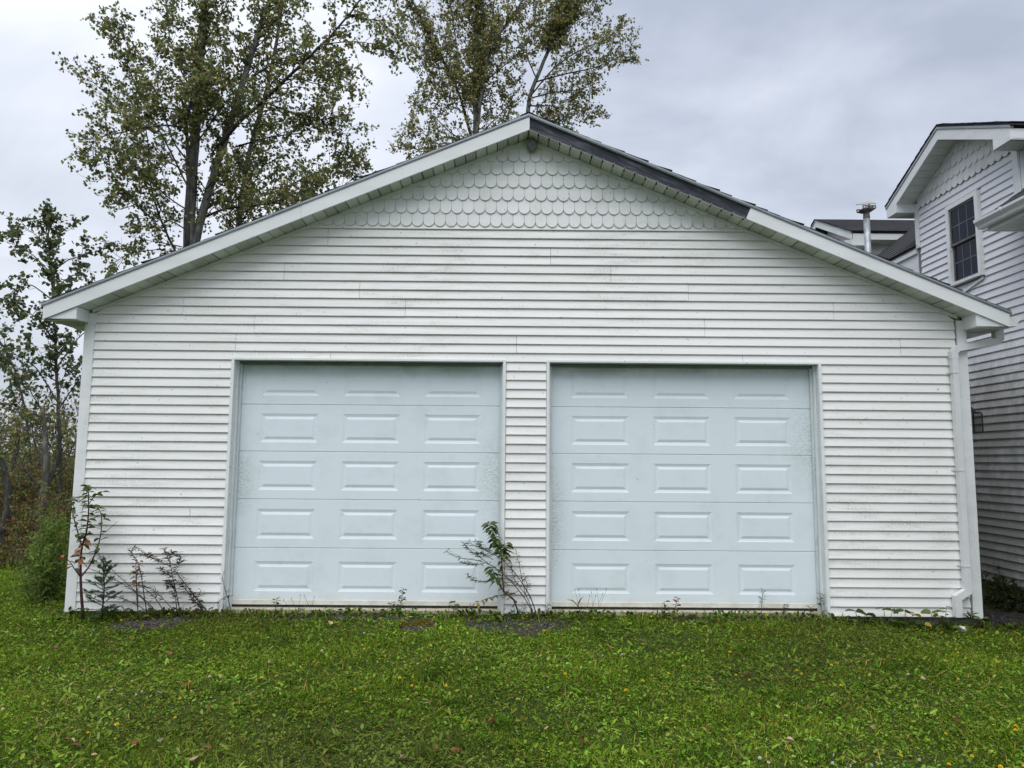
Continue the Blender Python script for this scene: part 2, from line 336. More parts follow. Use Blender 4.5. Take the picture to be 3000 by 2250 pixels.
# ------------------------------------------------------------------ ground
def ground():
    xs = np.concatenate([np.array([-900, -300, -120, -60, -35, -22]), np.arange(-16, 10.01, 0.25), np.array([14, 25, 60, 150, 400, 900])])
    ys = np.concatenate([np.array([-200, -60, -25, -14, -10]), np.arange(-7, 12.01, 0.25), np.array([16, 24, 40, 80, 160, 400, 900])])
    gx, gy = np.meshgrid(xs, ys); near = np.exp(-((np.abs(gx) / 18) ** 4)) * np.exp(-(np.abs(gy) / 16) ** 4)
    z = gz(gx, gy) * near - 0.09 * (1 - near)
    n, m = gx.shape; V = np.stack([gx, gy, z], -1).reshape(-1, 3)
    idx = np.arange(n * m).reshape(n, m)
    F = np.stack([idx[:-1, :-1], idx[:-1, 1:], idx[1:, 1:], idx[1:, :-1]], -1).reshape(-1, 4)
    t = NT('ground_turf')
    a = t.noise(1.1, 5, 0.6); b = t.noise(24, 5, 0.7)
    c = t.mix(0.55, t.ramp(a, [(0.35, (0.030, 0.048, 0.012)), (0.68, (0.060, 0.078, 0.022))]), t.ramp(b, [(0.34, (0.012, 0.016, 0.006)), (0.66, (0.070, 0.092, 0.026))]))
    t.col(c); t.bump(b, 0.03, 0.9); t.set(1.0, 0, 0.1)
    tag(obj('ground', V.tolist(), F.tolist(), t.m, None, True), kind='structure')
ground()

# bare stony patches in front of the doors, in world metres: centre x, y, half widths
def _pt(u, v): p = ground_at(u, v); return p.x, p.y
BARE = []
for u0, u1, v0, v1 in ((1330, 1690, 1797, 1858), (740, 1010, 1796, 1818), (330, 560, 1806, 1846), (1880, 2430, 1802, 1824), (2440, 2880, 1816, 1838), (1165, 1290, 1820, 1848), (880, 1420, 1796, 1818), (2900, 3080, 1780, 1868), (1490, 1600, 1825, 1872)):
    a = ground_at((u0 + u1) / 2, v0); b = ground_at((u0 + u1) / 2, v1); l = ground_at(u0, (v0 + v1) / 2); r = ground_at(u1, (v0 + v1) / 2)
    BARE.append(((l.x + r.x) / 2, (a.y + b.y) / 2, (r.x - l.x) / 2, abs(a.y - b.y) / 2 + 0.04))
def bare(x, y):
    w = np.clip((0.16 + 0.10 * np.sin(x * 2.7 + 0.5) + 0.06 * np.sin(x * 7.3) + y) * 9, 0, 1) * 0.85 * (y > -1) * (np.abs(x) < 5.2)
    nz = 0.35 * np.sin(x * 9.1 + y * 4) * np.sin(y * 11.0 - x * 3) + 0.25 * np.sin(x * 23 + 1) * np.sin(y * 27)
    for cx, cy, rx, ry in BARE:
        d = np.sqrt(((x - cx) / rx) ** 2 + ((y - cy) / ry) ** 2) + 0.45 * nz
        w = np.maximum(w, np.clip((1.1 - d) * 4, 0, 1))
    return w

# ================================================================== GARAGE
ZP, XA, SL = 210.6, 194.6, 0.4190            # soffit line: height at the apex, apex x, slope (5 in 12)
def zs(x): return ZP - SL * abs(x - XA)      # height of the rake soffit (inches)
def xs_at(z): d = (ZP - z) / SL; return XA - d, XA + d
W = 388.0; OV = 10.7
garage = thing('garage', (0, 0, -0.05), 'white vinyl sided two door garage with low gable roof', 'garage')

def P(x, o, z): return (mx(x), -o * I, z * I)   # o = inches proud of the wall

def wall_backing():
    b = MB(); zt = 128
    for x0, x1 in ((0.3, 65.4), (184.8, 203.9), (323.7, W - 0.3)): b.box(mx(x0), mx(x1), 0.002, 5.4 * I, 0.15 * I, 108.6 * I)
    zl = 108.6; xa, xb = 0.3, W - 0.3
    b.prism([(mx(xa), zl * I), (mx(xb), zl * I), (mx(xb), zs(xb) * I), (mx(XA), ZP * I), (mx(xa), zs(xa) * I)], 0.002, 5.4 * I, 'y')
    return b.obj('front_wall', M['sheath'], garage)
wall_backing()
def other_walls():
    b = MB(); D = 340
    b.box(mx(0.3), mx(5), 5.5 * I, D * I, 0, 126 * I); b.obj('side_wall', M['siding'], garage)
    b = MB(); b.box(mx(W - 5), mx(W - 0.3), 5.5 * I, D * I, 0, 126 * I); b.obj('side_wall', M['siding'], garage)
    b = MB(); xa, xb = 5.1, W - 5.1
    b.prism([(mx(xa), 0), (mx(xb), 0), (mx(xb), zs(xb) * I), (mx(XA), ZP * I), (mx(xa), zs(xa) * I)], (D - 5) * I, D * I, 'y'); b.obj('rear_wall', M['siding'], garage)
    b = MB(); b.box(mx(-0.4 + 1), mx(64.6), 0.03, 0.2, -0.5, 0.15 * I - 0.004); b.obj('foundation', M['concrete'], garage)
    b = MB(); b.box(mx(324.6), mx(W - 0.6), 0.03, 0.2, -0.5, 0.15 * I - 0.004); b.obj('foundation', M['concrete'], garage)
    b = MB(); b.box(mx(185.3), mx(203.3), 0.03, 0.2, -0.5, 0.15 * I - 0.004); b.obj('foundation', M['concrete'], garage)
    b = MB(); b.box(mx(5.2), mx(W - 5.2), 0.21, (D - 6) * I, -0.3, -0.02); b.obj('floor_slab', M['concrete'], garage)
other_walls()

def siding_panel(parent, PF, courses, mat, name='siding_panel', oo=0.0):
    """courses: list of (z0, z1, left at z0, left at z1, right at z0, right at z1)"""
    V = []; F = []; jz = random.uniform(-0.045, 0.045); oo = oo + random.uniform(0.0, 0.07)
    for z0, z1, l0, l1, r0, r1 in courses:
        z0 += jz + random.uniform(-0.02, 0.02)
        b = len(V); e = 0.26
        V += [PF(l0, 0.02, z0 + 0.16), PF(r0, 0.02, z0 + 0.16), PF(l0, 0.58 + oo, z0), PF(r0, 0.58 + oo, z0), PF(l0, 0.76 + oo, z0 + e), PF(r0, 0.76 + oo, z0 + e),
              PF(l0 + (l1 - l0) * 0.9, 0.10 + oo, z1 - 0.4), PF(r0 + (r1 - r0) * 0.9, 0.10 + oo, z1 - 0.4), PF(l1, 0.03, z1 + 0.14), PF(r1, 0.03, z1 + 0.14)]
        F += [(b, b + 2, b + 3, b + 1), (b + 2, b + 4, b + 5, b + 3), (b + 4, b + 6, b + 7, b + 5), (b + 6, b + 8, b + 9, b + 7),
              (b, b + 8, b + 6, b + 4, b + 2), (b + 1, b + 3, b + 5, b + 7, b + 9)]
    return obj(name, V, F, mat, parent)
CT = 3.7                                     # width of the corner trim
JOINTS = {20: [105.0, 310.0], 19: [250.0 - 45], 18: [86.0, 232.0], 17: [120.0, 266.5], 16: [42.0, 140.5, 331.0], 15: [74.0, 273.5], 14: [66.0, 190.0, 360.0], 13: [108.0, 290.0]}
def garage_siding():
    for k in range(13):                      # between the doors and the corners
        z = 8 * k
        for a, b in ((CT - 0.2, 64.7), (185.6, 203.2), (324.4, W - CT + 0.2)):
            siding_panel(garage, P, [(z, z + 4, a, a, b, b), (z + 4, z + 8, a, a, b, b)], M['siding'])
    for a, b in ((CT - 0.2, 64.7), (185.6, 203.2), (324.4, W - CT + 0.2)):
        siding_panel(garage, P, [(104, 108, a, a, b, b)], M['siding'])
    for k in range(13, 21):
        zz = [(108, 112)] if k == 13 else [(8 * k, 8 * k + 4), (8 * k + 4, 8 * k + 8)]
        js = [None] + JOINTS.get(k, []) + [None]
        for i in range(len(js) - 1):
            cs = []
            for z0, z1 in zz:
                l0, r0 = xs_at(z0 + 1.0); l1, r1 = xs_at(z1 + 1.0)
                l0 = max(l0, CT - 0.2); l1 = max(l1, CT - 0.2); r0 = min(r0, W - CT + 0.2); r1 = min(r1, W - CT + 0.2)
                if js[i] is not None: l0 = l1 = js[i] + 0.07
                if js[i + 1] is not None: r0 = r1 = js[i + 1] - 0.07
                if l0 < r0: cs.append((z0, z1, l0, l1, r0, r1))
            if cs: siding_panel(garage, P, cs, M['siding'], oo=0.03 * (i % 2))
    l0, r0 = xs_at(168.6); l1, r1 = xs_at(172.8)     # the starter course under the scallops
    siding_panel(garage, P, [(168, 172, l0, l1, r0, r1)], M['siding'])
garage_siding()

def clip(poly, a, b, c):                     # keep a*x+b*z<=c
    out = []
    for i in range(len(poly)):
        p, q = poly[i], poly[(i + 1) % len(poly)]; dp = a * p[0] + b * p[1] - c; dq = a * q[0] + b * q[1] - c
        if dp <= 0: out.append(p)
        if dp * dq < 0: t = dp / (dp - dq); out.append((p[0] + t * (q[0] - p[0]), p[1] + t * (q[1] - p[1])))
    return out
def scallop_outline(w=5.0, h=8.2, n=10):
    r = w / 2 - 0.03; pts = [(-r, h), (-r, r)]
    pts += [(r * math.cos(math.pi + math.pi * i / n), r + r * math.sin(math.pi + math.pi * i / n)) for i in range(1, n)]
    return pts + [(r, r), (r, h)]
def scallop_mesh(poly, PF, x, z, h=8.2):
    pf = []; pb = []
    for a, b in poly:
        o = 0.30 + 0.80 * (1 - b / h)
        pf.append(PF(x + a, o, z + b)); pb.append(PF(x + a, o - 0.60, z + b))
    n = len(poly); F = [tuple(range(n))] + [(i, i + n, (i + 1) % n + n, (i + 1) % n) for i in range(n)]
    return pf + pb, F
def garage_scallops():
    base = scallop_outline(); shared = None
    for r in range(7):
        z = 169.3 + 6.1 * r; off = 2.525 if r % 2 else 0.0
        for i in range(-28, 29):
            x = 195.6 + off + 5.05 * i; lim = ZP + 0.25
            poly = clip(clip(base, -SL, 1, lim - z - SL * (XA - x)), SL, 1, lim - z + SL * (XA - x))
            if len(poly) < 3: continue
            ar = 0.5 * abs(sum(poly[k][0] * poly[(k + 1) % len(poly)][1] - poly[(k + 1) % len(poly)][0] * poly[k][1] for k in range(len(poly))))
            if ar < 0.6: continue
            if len(poly) == len(base) and ar > 38.5:
                if shared is None:
                    V, F = scallop_mesh(base, lambda a, o, b: (a * I, -o * I, b * I), 0, 0); shared = mesh('scallop_shingle', V, F, M['scallop'])
                o = link('scallop_shingle', shared, garage); o.location = (mx(x), -0.0015 * random.random(), (z + random.uniform(-0.07, 0.07)) * I)
                o.rotation_euler = (0, random.uniform(-0.014, 0.014), 0)
            else:
                V, F = scallop_mesh(poly, P, x, z); obj('scallop_shingle', V, F, M['scallop'], garage)
garage_scallops()

def rake_prism(xa, xb, dz0, dz1, o0, o1, name, mat, parent=garage, plumb=True):
    """piece that follows the rake between xa and xb, dz0..dz1 above the soffit line, o0..o1 proud of the wall"""
    ks = 1 if xb <= XA + 0.01 else -1
    sh = 0 if plumb else 0.37
    pts = [(xa, zs(xa) + dz0), (xb, zs(xb) + dz0), (xb + (0 if plumb != 2 else 0), zs(xb) + dz1), (xa + (sh * (dz1 - dz0) if not plumb else 0), zs(xa + (sh * (dz1 - dz0) if not plumb else 0)) + dz1)]
    b = MB(); b.prism([(mx(p), q * I) for p, q in pts], -o1 * I, -o0 * I, 'y'); return b.obj(name, mat, parent)
XL, XR = -13.2, 402.2
def rakes():
    # left white fascia cover in two lengths, right remainder, bare boards where the cover has blown off
    rake_prism(XL, 95.6, 0.0, 5.75, OV - 0.75, OV, 'fascia_cover', M['fascia'])
    rake_prism(95.7, XA + 0.4, 0.0, 5.75, OV - 0.75, OV + 0.06, 'fascia_cover', M['fascia'])
    tag(rake_prism(289.8, XR, 0.0, 5.75, OV - 0.75, OV, 'fascia_cover', M['fascia'], plumb=False))
    for a, b in ((XA + 0.5, 222.6), (222.75, 296.0)):
        tag(rake_prism(a, b, 0.55, 5.75, OV - 2.3, OV - 0.85, 'fascia_board', M['wood']), 'weathered grey board where the white cover is gone')
    rake_prism(XA + 0.5, 291.0, 0.02, 5.7, OV - 3.0, OV - 2.35, 'sub_fascia', M['dark_wood'])
    for a, b in ((XL - 0.7, XA), (XA, XR + 0.8)):
        rake_prism(a, b, 5.75, 6.15, OV - 1.0, OV + 0.30, 'drip_edge', M['drip'])
        rake_prism(a, b, 6.16, 7.05, OV - 1.0, OV + 0.55, 'drip_edge', M['drip'])
    # deck and shingle courses
    D = 352
    roofL = MB(); roofL.prism([(mx(XL - 0.5), (zs(XL - 0.5) + 5.9) * I), (mx(XA), (ZP + 5.9) * I), (mx(XA), (ZP + 7.0) * I), (mx(XL - 0.5), (zs(XL - 0.5) + 7.0) * I)], -(OV - 1.1) * I, D * I, 'y')
    rl = roofL.obj('roof', M['dark_wood'], garage)
    roofR = MB(); roofR.prism([(mx(XA), (ZP + 5.9) * I), (mx(XR + 0.5), (zs(XR + 0.5) + 5.9) * I), (mx(XR + 0.5), (zs(XR + 0.5) + 7.0) * I), (mx(XA), (ZP + 7.0) * I)], -(OV - 1.1) * I, D * I, 'y')
    rr = roofR.obj('roof', M['dark_wood'], garage)
    for side, par in ((-1, rl), (1, rr)):
        n = 40; step = (XR - XA) / n
        for i in range(n):
            e0 = XA + side * (step * i - 0.2); e1 = XA + side * (step * (i + 1) + (1.0 if i < n - 1 else 0.6))
            w = random.choice((0.0, 0.05, 0.3, 0.5)) * (1 if random.random() < 0.6 else 0)
            z0 = zs(e0) + 7.15; z1 = zs(e1) + 7.42 + w
            t = 0.22 + w * 0.4; fr = -(OV + random.uniform(-0.2, 0.45)) * I
            b = MB(); b.prism([(mx(e0), z0 * I), (mx(e1), z1 * I), (mx(e1), (z1 + t) * I), (mx(e0), (z0 + t) * I)], fr, D * I, 'y')
            b.obj('shingle_course', M['shingle'], par)
    b = MB(); b.prism([(mx(XA - 4), (zs(XA - 4) + 7.8) * I), (mx(XA), (ZP + 7.9) * I), (mx(XA + 4), (zs(XA + 4) + 7.8) * I), (mx(XA), (ZP + 8.2) * I)], -(OV + 0.2) * I, D * I, 'y'); b.obj('ridge_cap', M['shingle'], garage)
    # frieze strip along the wall under the soffit
    for a, b_ in ((CT - 1.5, XA), (XA, W - CT + 1.5)): rake_prism(a, b_, -1.55, -0.12, 0.0, 0.95, 'frieze_channel', M['trim'])
rakes()

def rake_soffit():
    w = 4.74
    for side in (-1, 1):
        i = 0; x = 0.6
        while x < XA - 1.0:
            x2 = min(x + w, XA - 0.05); pm = M['perf'] if (i % 4) in (2, 3) else M['soffit']
            prof = [(x + 0.06, 0.75), (x + 0.36, 0.0), (x2 - 0.40, 0.0), (x2 - 0.08, 0.75)]
            if side == 1: prof = [(2 * XA - a, h) for a, h in prof]
            front = OV - 0.8
            if side == 1 and XA < 2 * XA - x < 291: front = OV - 0.55 + random.uniform(-0.05, 0.5)
            V = []
            for o in (front, 0.0):
                for a, h in prof: V.append(P(a, o, zs(a) + h * 0.9))
                for a, h in prof[::-1]: V.append(P(a, o, zs(a) + h * 0.9 + 0.12))
            n = 8; F = [(j, (j + 1) % n, (j + 1) % n + n, j + n) for j in range(n)] + [tuple(range(n))[::-1], tuple(range(n, 2 * n))]
            obj('soffit_strip', V, F, pm, garage)
            x += w; i += 1
rake_soffit()

def returns():
    for side in (-1, 1):
        X = (lambda x: x) if side == -1 else (lambda x: 2 * 194.3 - x + 0.3)
        xo, xi, zb = XL + 0.05, 0.75, 124.0
        s = [(X(xo), zb), (X(xi), zb), (X(xi), zs(XL + (xi - XL) if side == -1 else X(xi)) - 0.05), (X(xo), zs(X(xo)) + 0.0)]
        b = MB(); b.prism([(mx(p), q * I) for p, q in s], -(OV - 0.78) * I, 2 * I if False else -0.1 * I, 'y'); b.obj('cornice_return', M['fascia'], garage)
        # level soffit under the eave, strip by strip, and the eave fascia
        y = -(OV - 0.9)
        k = 0
        while y < 330:
            y2 = y + 4.9; lo = zb - 0.10 - (0.02 if k % 2 else 0)
            b = MB(); xx = sorted((mx(X(xo + 0.4)), mx(X(0.0 if y > 0 else xi - 0.02))))
            b.box(xx[0], xx[1], (y + 0.25) * I, (y2 - 0.25) * I, (lo - 0.25) * I, lo * I)
            if y < 140: b.obj('eave_soffit_strip', M['perf'] if k % 4 in (1, 2) else M['soffit'], garage)
            y = y2; k += 1
        b = MB(); xx = sorted((mx(X(xo)), mx(X(0.0)))); b.box(xx[0], xx[1], 0.3 * I, 340 * I, (zb + 0.05) * I, (zb + 0.3) * I); b.obj('eave_soffit', M['soffit'], garage)
        b = MB(); xx = sorted((mx(X(xo)), mx(X(xo + 0.7)))); b.box(xx[0], xx[1], -(OV - 0.76) * I, 345 * I, zb * I, (zb + 5.6) * I); b.obj('eave_fascia', M['fascia'], garage)
        # corner trim
        b = MB(); a0, a1 = sorted((mx(X(-0.75 if side == -1 else -0.45)), mx(X(CT))));
        b.box(a0, a1, -0.95 * I, 0.0, -0.35 * I, (zs(0.5) - 1.0) * I); b.obj('corner_trim', M['trim'], garage)
        b = MB(); a0, a1 = sorted((mx(X(-0.75 if side == -1 else -0.45)), mx(X(0.2)))); b.box(a0, a1, 0.002, 3.5 * I, -0.35 * I, 124 * I); b.obj('corner_trim', M['trim'], garage)
returns()

# ------------------------------------------------------------------ garage doors
YD = 6.0
SECT = [(1.95, 26.05), (26.05, 47.1), (47.1, 68.05), (68.05, 88.9), (88.9, 110.0)]
def garage_door(xl, xr, label):
    w = xr - xl
    b = MB(); b.box(mx(xl + 0.1), mx(xr - 0.1), (YD + 0.9) * I, (YD + 2.2) * I, 2.2 * I, 109.8 * I)
    door = tag(b.obj('garage_door', M['dark_wood'], garage), label)
    PX = [(9.4, 34.9), (45.9, 71.2), (82.2, 107.2)]
    for z0, z1 in SECT:
        pb = z0 + 5.7 if z0 < 5 else z0 + 4.15; pt = pb + 12.7
        xsn = [0]; [xsn.extend(p) for p in PX]; xsn.append(w)
        zn = [z0 + 0.32, pb, pt, z1 - 0.10]; V = []; F = []
        g = {}
        for i, a in enumerate(xsn):
            for j, z in enumerate(zn): g[i, j] = len(V); V.append((mx(xl + a), YD * I, z * I))
        for i in range(len(xsn) - 1):
            for j in range(3):
                if j == 1 and i % 2 == 1: continue
                F.append((g[i, j], g[i + 1, j], g[i + 1, j + 1], g[i, j + 1]))
        k = len(V)                           # rolled edges at top and bottom
        V += [(mx(xl), (YD + 0.25) * I, (z0 + 0.08) * I), (mx(xr), (YD + 0.25) * I, (z0 + 0.08) * I), (mx(xl), (YD + 0.85) * I, (z0 + 0.08) * I), (mx(xr), (YD + 0.85) * I, (z0 + 0.08) * I),
              (mx(xl), (YD + 0.06) * I, (z1) * I), (mx(xr), (YD + 0.06) * I, (z1) * I), (mx(xl), (YD + 0.85) * I, (z1) * I), (mx(xr), (YD + 0.85) * I, (z1) * I)]
        e = len(xsn) - 1
        F += [(k, k + 1) + tuple(g[i, 0] for i in range(e, -1, -1)), (k, k + 2, k + 3, k + 1), tuple(g[i, 3] for i in range(e + 1)) + (k + 5, k + 4), (k + 4, k + 5, k + 7, k + 6)]
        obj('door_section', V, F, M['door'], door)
        for a, c in PX:
            V = []; F = []
            for ins, dep in ((0, 0), (0.16, 0.08), (1.1, 0.28), (1.4, 0.28), (2.4, 0.02), (2.6, 0.0)):
                V += [(mx(xl + a + ins), (YD + dep) * I, (pb + ins) * I), (mx(xl + c - ins), (YD + dep) * I, (pb + ins) * I), (mx(xl + c - ins), (YD + dep) * I, (pt - ins) * I), (mx(xl + a + ins), (YD + dep) * I, (pt - ins) * I)]
            for r in range(5):
                for j in range(4): F.append((r * 4 + j, r * 4 + (j + 1) % 4, r * 4 + 4 + (j + 1) % 4, r * 4 + 4 + j))
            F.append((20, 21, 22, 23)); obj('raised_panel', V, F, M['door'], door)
    b = MB(); b.box(mx(xl), mx(xr), (YD - 0.25) * I, (YD + 0.8) * I, 2.05 * I, 3.9 * I); b.obj('bottom_retainer', M['retainer'], door)
    b = MB(); b.box(mx(xl), mx(xr), (YD - 0.1) * I, (YD + 1.5) * I, 0.95 * I, 2.02 * I); b.obj('bottom_seal', M['rubber'], door)
    b = MB(); b.box(mx(xl - 2), mx(xr + 2), 1.0 * I, (YD + 9) * I, -4 * I, 0.9 * I); b.obj('sill', M['sill'], garage)
garage_door(67.0, 184.0, 'pale blue white five section garage door on the left')
garage_door(205.4, 322.2, 'pale blue white five section garage door on the right')
def jambs(xl, xr):
    # xl, xr = outer edges of the trim around the opening
    b = MB(); b.box(mx(xl), mx(xl + 1.25), -1.05 * I, 0.0, -0.6 * I, 109.0 * I); b.obj('door_trim', M['trim'], garage)
    b = MB(); b.box(mx(xr - 1.25), mx(xr), -1.05 * I, 0.0, -0.6 * I, 109.0 * I); b.obj('door_trim', M['trim'], garage)
    b = MB(); b.box(mx(xl + 1.26), mx(xr - 1.26), -1.05 * I, 0.0, 108.15 * I, 109.0 * I); b.obj('door_trim', M['trim'], garage)
    for s, x in ((1, xl + 0.8), (-1, xr - 0.8)):
        a, c = sorted((mx(x), mx(x + s * 0.6))); b = MB(); b.box(a, c, 0.002, (YD + 3) * I, 0.6 * I, 108.7 * I); b.obj('door_jamb', M['jamb'], garage)
        a, c = sorted((mx(x + s * 0.62), mx(x + s * 1.05))); b = MB(); b.box(a, c, 2.4 * I, 4.2 * I, 0.95 * I, 108.1 * I); b.obj('jamb_bead', M['trim'], garage)
        a, c = sorted((mx(x + s * 0.63), mx(x + s * 1.95))); b = MB(); b.box(a, c, 4.6 * I, 5.7 * I, 0.95 * I, 108.0 * I); b.obj('door_stop', M['jamb'], garage)
    b = MB(); b.box(mx(xl + 1.45), mx(xr - 1.45), 0.002, (YD + 3) * I, 108.2 * I, 108.75 * I); b.obj('door_head', M['jamb'], garage)
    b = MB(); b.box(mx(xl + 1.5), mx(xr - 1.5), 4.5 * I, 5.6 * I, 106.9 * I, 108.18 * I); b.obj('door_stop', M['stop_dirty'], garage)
jambs(64.75, 185.45); jambs(203.3, 324.35)

# ------------------------------------------------------------------ gutter, downspout, lantern, vent
def k_gutter(name, x_in, sgn, y0, y1, zt, parent, wid=4.6):
    pr = [(0, 0), (0, -4.2), (0.65 * wid, -4.2), (0.72 * wid, -3.0), (wid, -1.2), (wid, 0), (wid - 0.2, 0), (wid - 0.2, -1.1), (0.66 * wid, -2.9), (0.6 * wid, -4.0), (0.15, -4.0), (0.15, 0)]
    b = MB(); b.prism([(mx(x_in + sgn * p), (zt + q) * I) for p, q in pr], y0 * I, y1 * I, 'y'); return b.obj(name, M['downspout'], parent)
gut = k_gutter('gutter', 402.4, 1, -OV + 0.6, 340, 128.3, garage)
b = MB(); b.prism([(mx(402.45 + p), (128.25 + q) * I) for p, q in ((0, 0), (0, -4.15), (3.0, -4.15), (3.3, -3), (4.55, -1.2), (4.55, 0))], (-OV + 0.52) * I, (-OV + 0.6) * I, 'y'); b.obj('gutter_end', M['pvc'], gut)
def downspout():
    ys = -2.3
    o1 = at(2921, 962, 0.06); o2 = at(2924, 996, 0.03)
    a = Vector((mx(382.2), ys * I, 113.6 * I))
    b = MB(); b.sweep([o1 + Vector((0, 0, 0.06)), o1, o2], 0.095, 0.075, (1, 0, 0)); d1 = b.obj('downspout_outlet', M['downspout'], garage)
    b = MB(); b.sweep([o2 + Vector((0.01, 0, 0.01)), o2 + Vector((-0.03, -0.005, -0.02)), a + Vector((0.035, 0, 0.045)), a + Vector((0, 0, 0.0)), a + Vector((0, 0, -0.07))], 0.066, 0.076, (0, 1, 0)); b.obj('downspout_offset', M['downspout'], garage)
    b = MB(); b.sweep([a + Vector((0, 0, -0.05)), Vector((a.x, a.y, 14.0 * I))], 2.6 * I, 2.5 * I, (1, 0, 0)); ds = b.obj('downspout', M['downspout'], garage)
    e = Vector((a.x, a.y, 15.5 * I))
    b = MB(); b.sweep([e, Vector((e.x, e.y, 11.3 * I)), Vector((e.x - 4.6 * I, e.y - 0.2 * I, 8.6 * I)), Vector((e.x - 4.6 * I, e.y - 0.2 * I, 0.6 * I))], 2.8 * I, 2.6 * I, (1, 0, 0)); b.obj('downspout_elbow', M['downspout'], garage)
    for z in (104.5, 62.0, 21.5):
        b = MB(); b.box(a.x - 1.75 * I, a.x + 1.62 * I, a.y - 1.42 * I, a.y - 1.27 * I, z * I, (z + 0.5) * I); b.box(a.x - 1.75 * I, a.x - 1.5 * I, a.y - 1.27 * I, -0.6 * I, z * I, (z + 0.5) * I)
        b.box(a.x - 2.7 * I, a.x - 1.75 * I, -0.95 * I, -0.6 * I, z * I, (z + 0.6) * I); b.obj('strap', M['downspout'], ds)
    b = MB(); b.box(a.x - 1.52 * I, a.x + 1.52 * I, a.y - 1.32 * I, a.y + 1.3 * I, 15.4 * I, 15.6 * I); b.obj('collar', M['downspout'], ds)
downspout()
def lantern():
    c = at(2846, 1238, 0.20); hw, hh = 0.075, 0.105
    e = MB(); e.box(c.x - hw, c.x + hw, c.y - hw, c.y + hw, c.z + hh, c.z + hh + 0.015); L_ = e.obj('wall_lantern', M['black'], garage)
    e = MB(); e.box(c.x - hw, c.x + hw, c.y - hw, c.y + hw, c.z - hh - 0.012, c.z - hh - 0.0005); e.obj('lantern_base', M['black'], L_)
    e = MB(); e.tube([c + Vector((0, 0, hh + 0.0155)), c + Vector((0, 0, hh + 0.05)), c + Vector((0, 0, hh + 0.075))], [0.06, 0.03, 0.012], 8); e.obj('lantern_cap', M['black'], L_)
    e = MB(); e.box(mx(W), c.x - hw - 0.007, c.y - 0.01, c.y + 0.01, c.z + hh - 0.03, c.z + hh - 0.01); e.obj('lantern_arm', M['black'], L_)
    for sx in (-1, 1):
        for sy in (-1, 1):
            q = MB(); q.box(c.x + sx * hw - 0.006, c.x + sx * hw + 0.006, c.y + sy * hw - 0.006, c.y + sy * hw + 0.006, c.z - hh, c.z + hh); q.obj('lantern_post', M['black'], L_)
    q = MB(); q.box(c.x - hw + 0.008, c.x + hw - 0.008, c.y - hw + 0.008, c.y + hw - 0.008, c.z - hh + 0.002, c.z + hh - 0.002); q.obj('lantern_glass', M['lampglass'], L_)
lantern()
def vent_pipe():
    Y = 1.25; b0 = at(2546, 800, Y); t = at(2538.5, 634, Y); s = (t.y - CAM.y) / FOC
    x, y = t.x, Y; zt = t.z; r = 9.0 * s
    zr = (zs(x / I + X0) + 7) * I
    e = MB(); e.tube([(x, y, zr - 0.05), (x, y, zt)], [r, r], 20); p = e.obj('vent_pipe', M['galv'], garage, True)
    e = MB(); e.tube([(x, y, zt - 0.03), (x, y, zt + 0.0), (x, y, zt + 0.062)], [r * 1.06, r * 1.06, r * 0.95], 20); e.obj('collar', M['rust'], p)
    w = 20 * s; z1 = zt + 0.05; h = 0.045
    e = MB(); e.add([(x - w * .5, y - w * .5, z1), (x + w * .5, y - w * .5, z1), (x + w * .5, y + w * .5, z1), (x - w * .5, y + w * .5, z1), (x - w, y - w, z1 + .03), (x + w, y - w, z1 + .03), (x + w, y + w, z1 + .03), (x - w, y + w, z1 + .03)],
                    [(0, 3, 2, 1), (0, 1, 5, 4), (1, 2, 6, 5), (2, 3, 7, 6), (3, 0, 4, 7), (4, 5, 6, 7)]); e.obj('cap_tray', M['rust'], p)
    z2 = z1 + .0305; e = MB()
    for yy in (y - w, y + w * .88):
        e.box(x - w, x + w, yy, yy + w * .12, z2, z2 + .012); e.box(x - w, x + w, yy, yy + w * .12, z2 + h - .014, z2 + h)
        for k in (-1, -.55, -.25, .1, .5, .9): e.box(x + k * w, x + k * w + .012, yy + .001, yy + w * .12 - .001, z2 + .0121, z2 + h - .0141)
    zc = z2 + h + .001
    e.prism([(y - w * .88, zc), (y + w, zc), (y + w, zc + .012), (y - w * .7, zc + .012)], x + w - .012, x + w, 'x'); e.box(x + w - .012, x + w, y + w - .02, y + w, zc + .013, zc + .105)
    e.obj('cap_vents', M['rust'], p)
    q = [(x - w * 1.03, y - w * 1.03, zc + .002), (x + w * 1.03, y - w * 1.03, zc + .016), (x + w * 1.03, y + w * 1.03, zc + .118), (x - w * 1.03, y + w * 1.03, zc + .060)]
    e = MB(); e.add(q + [(a_, b_, c_ + .010) for a_, b_, c_ in q], [(0, 3, 2, 1), (4, 5, 6, 7), (0, 1, 5, 4), (1, 2, 6, 5), (2, 3, 7, 6), (3, 0, 4, 7)]); e.obj('cap_cover', M['cap_top'], p)
vent_pipe()

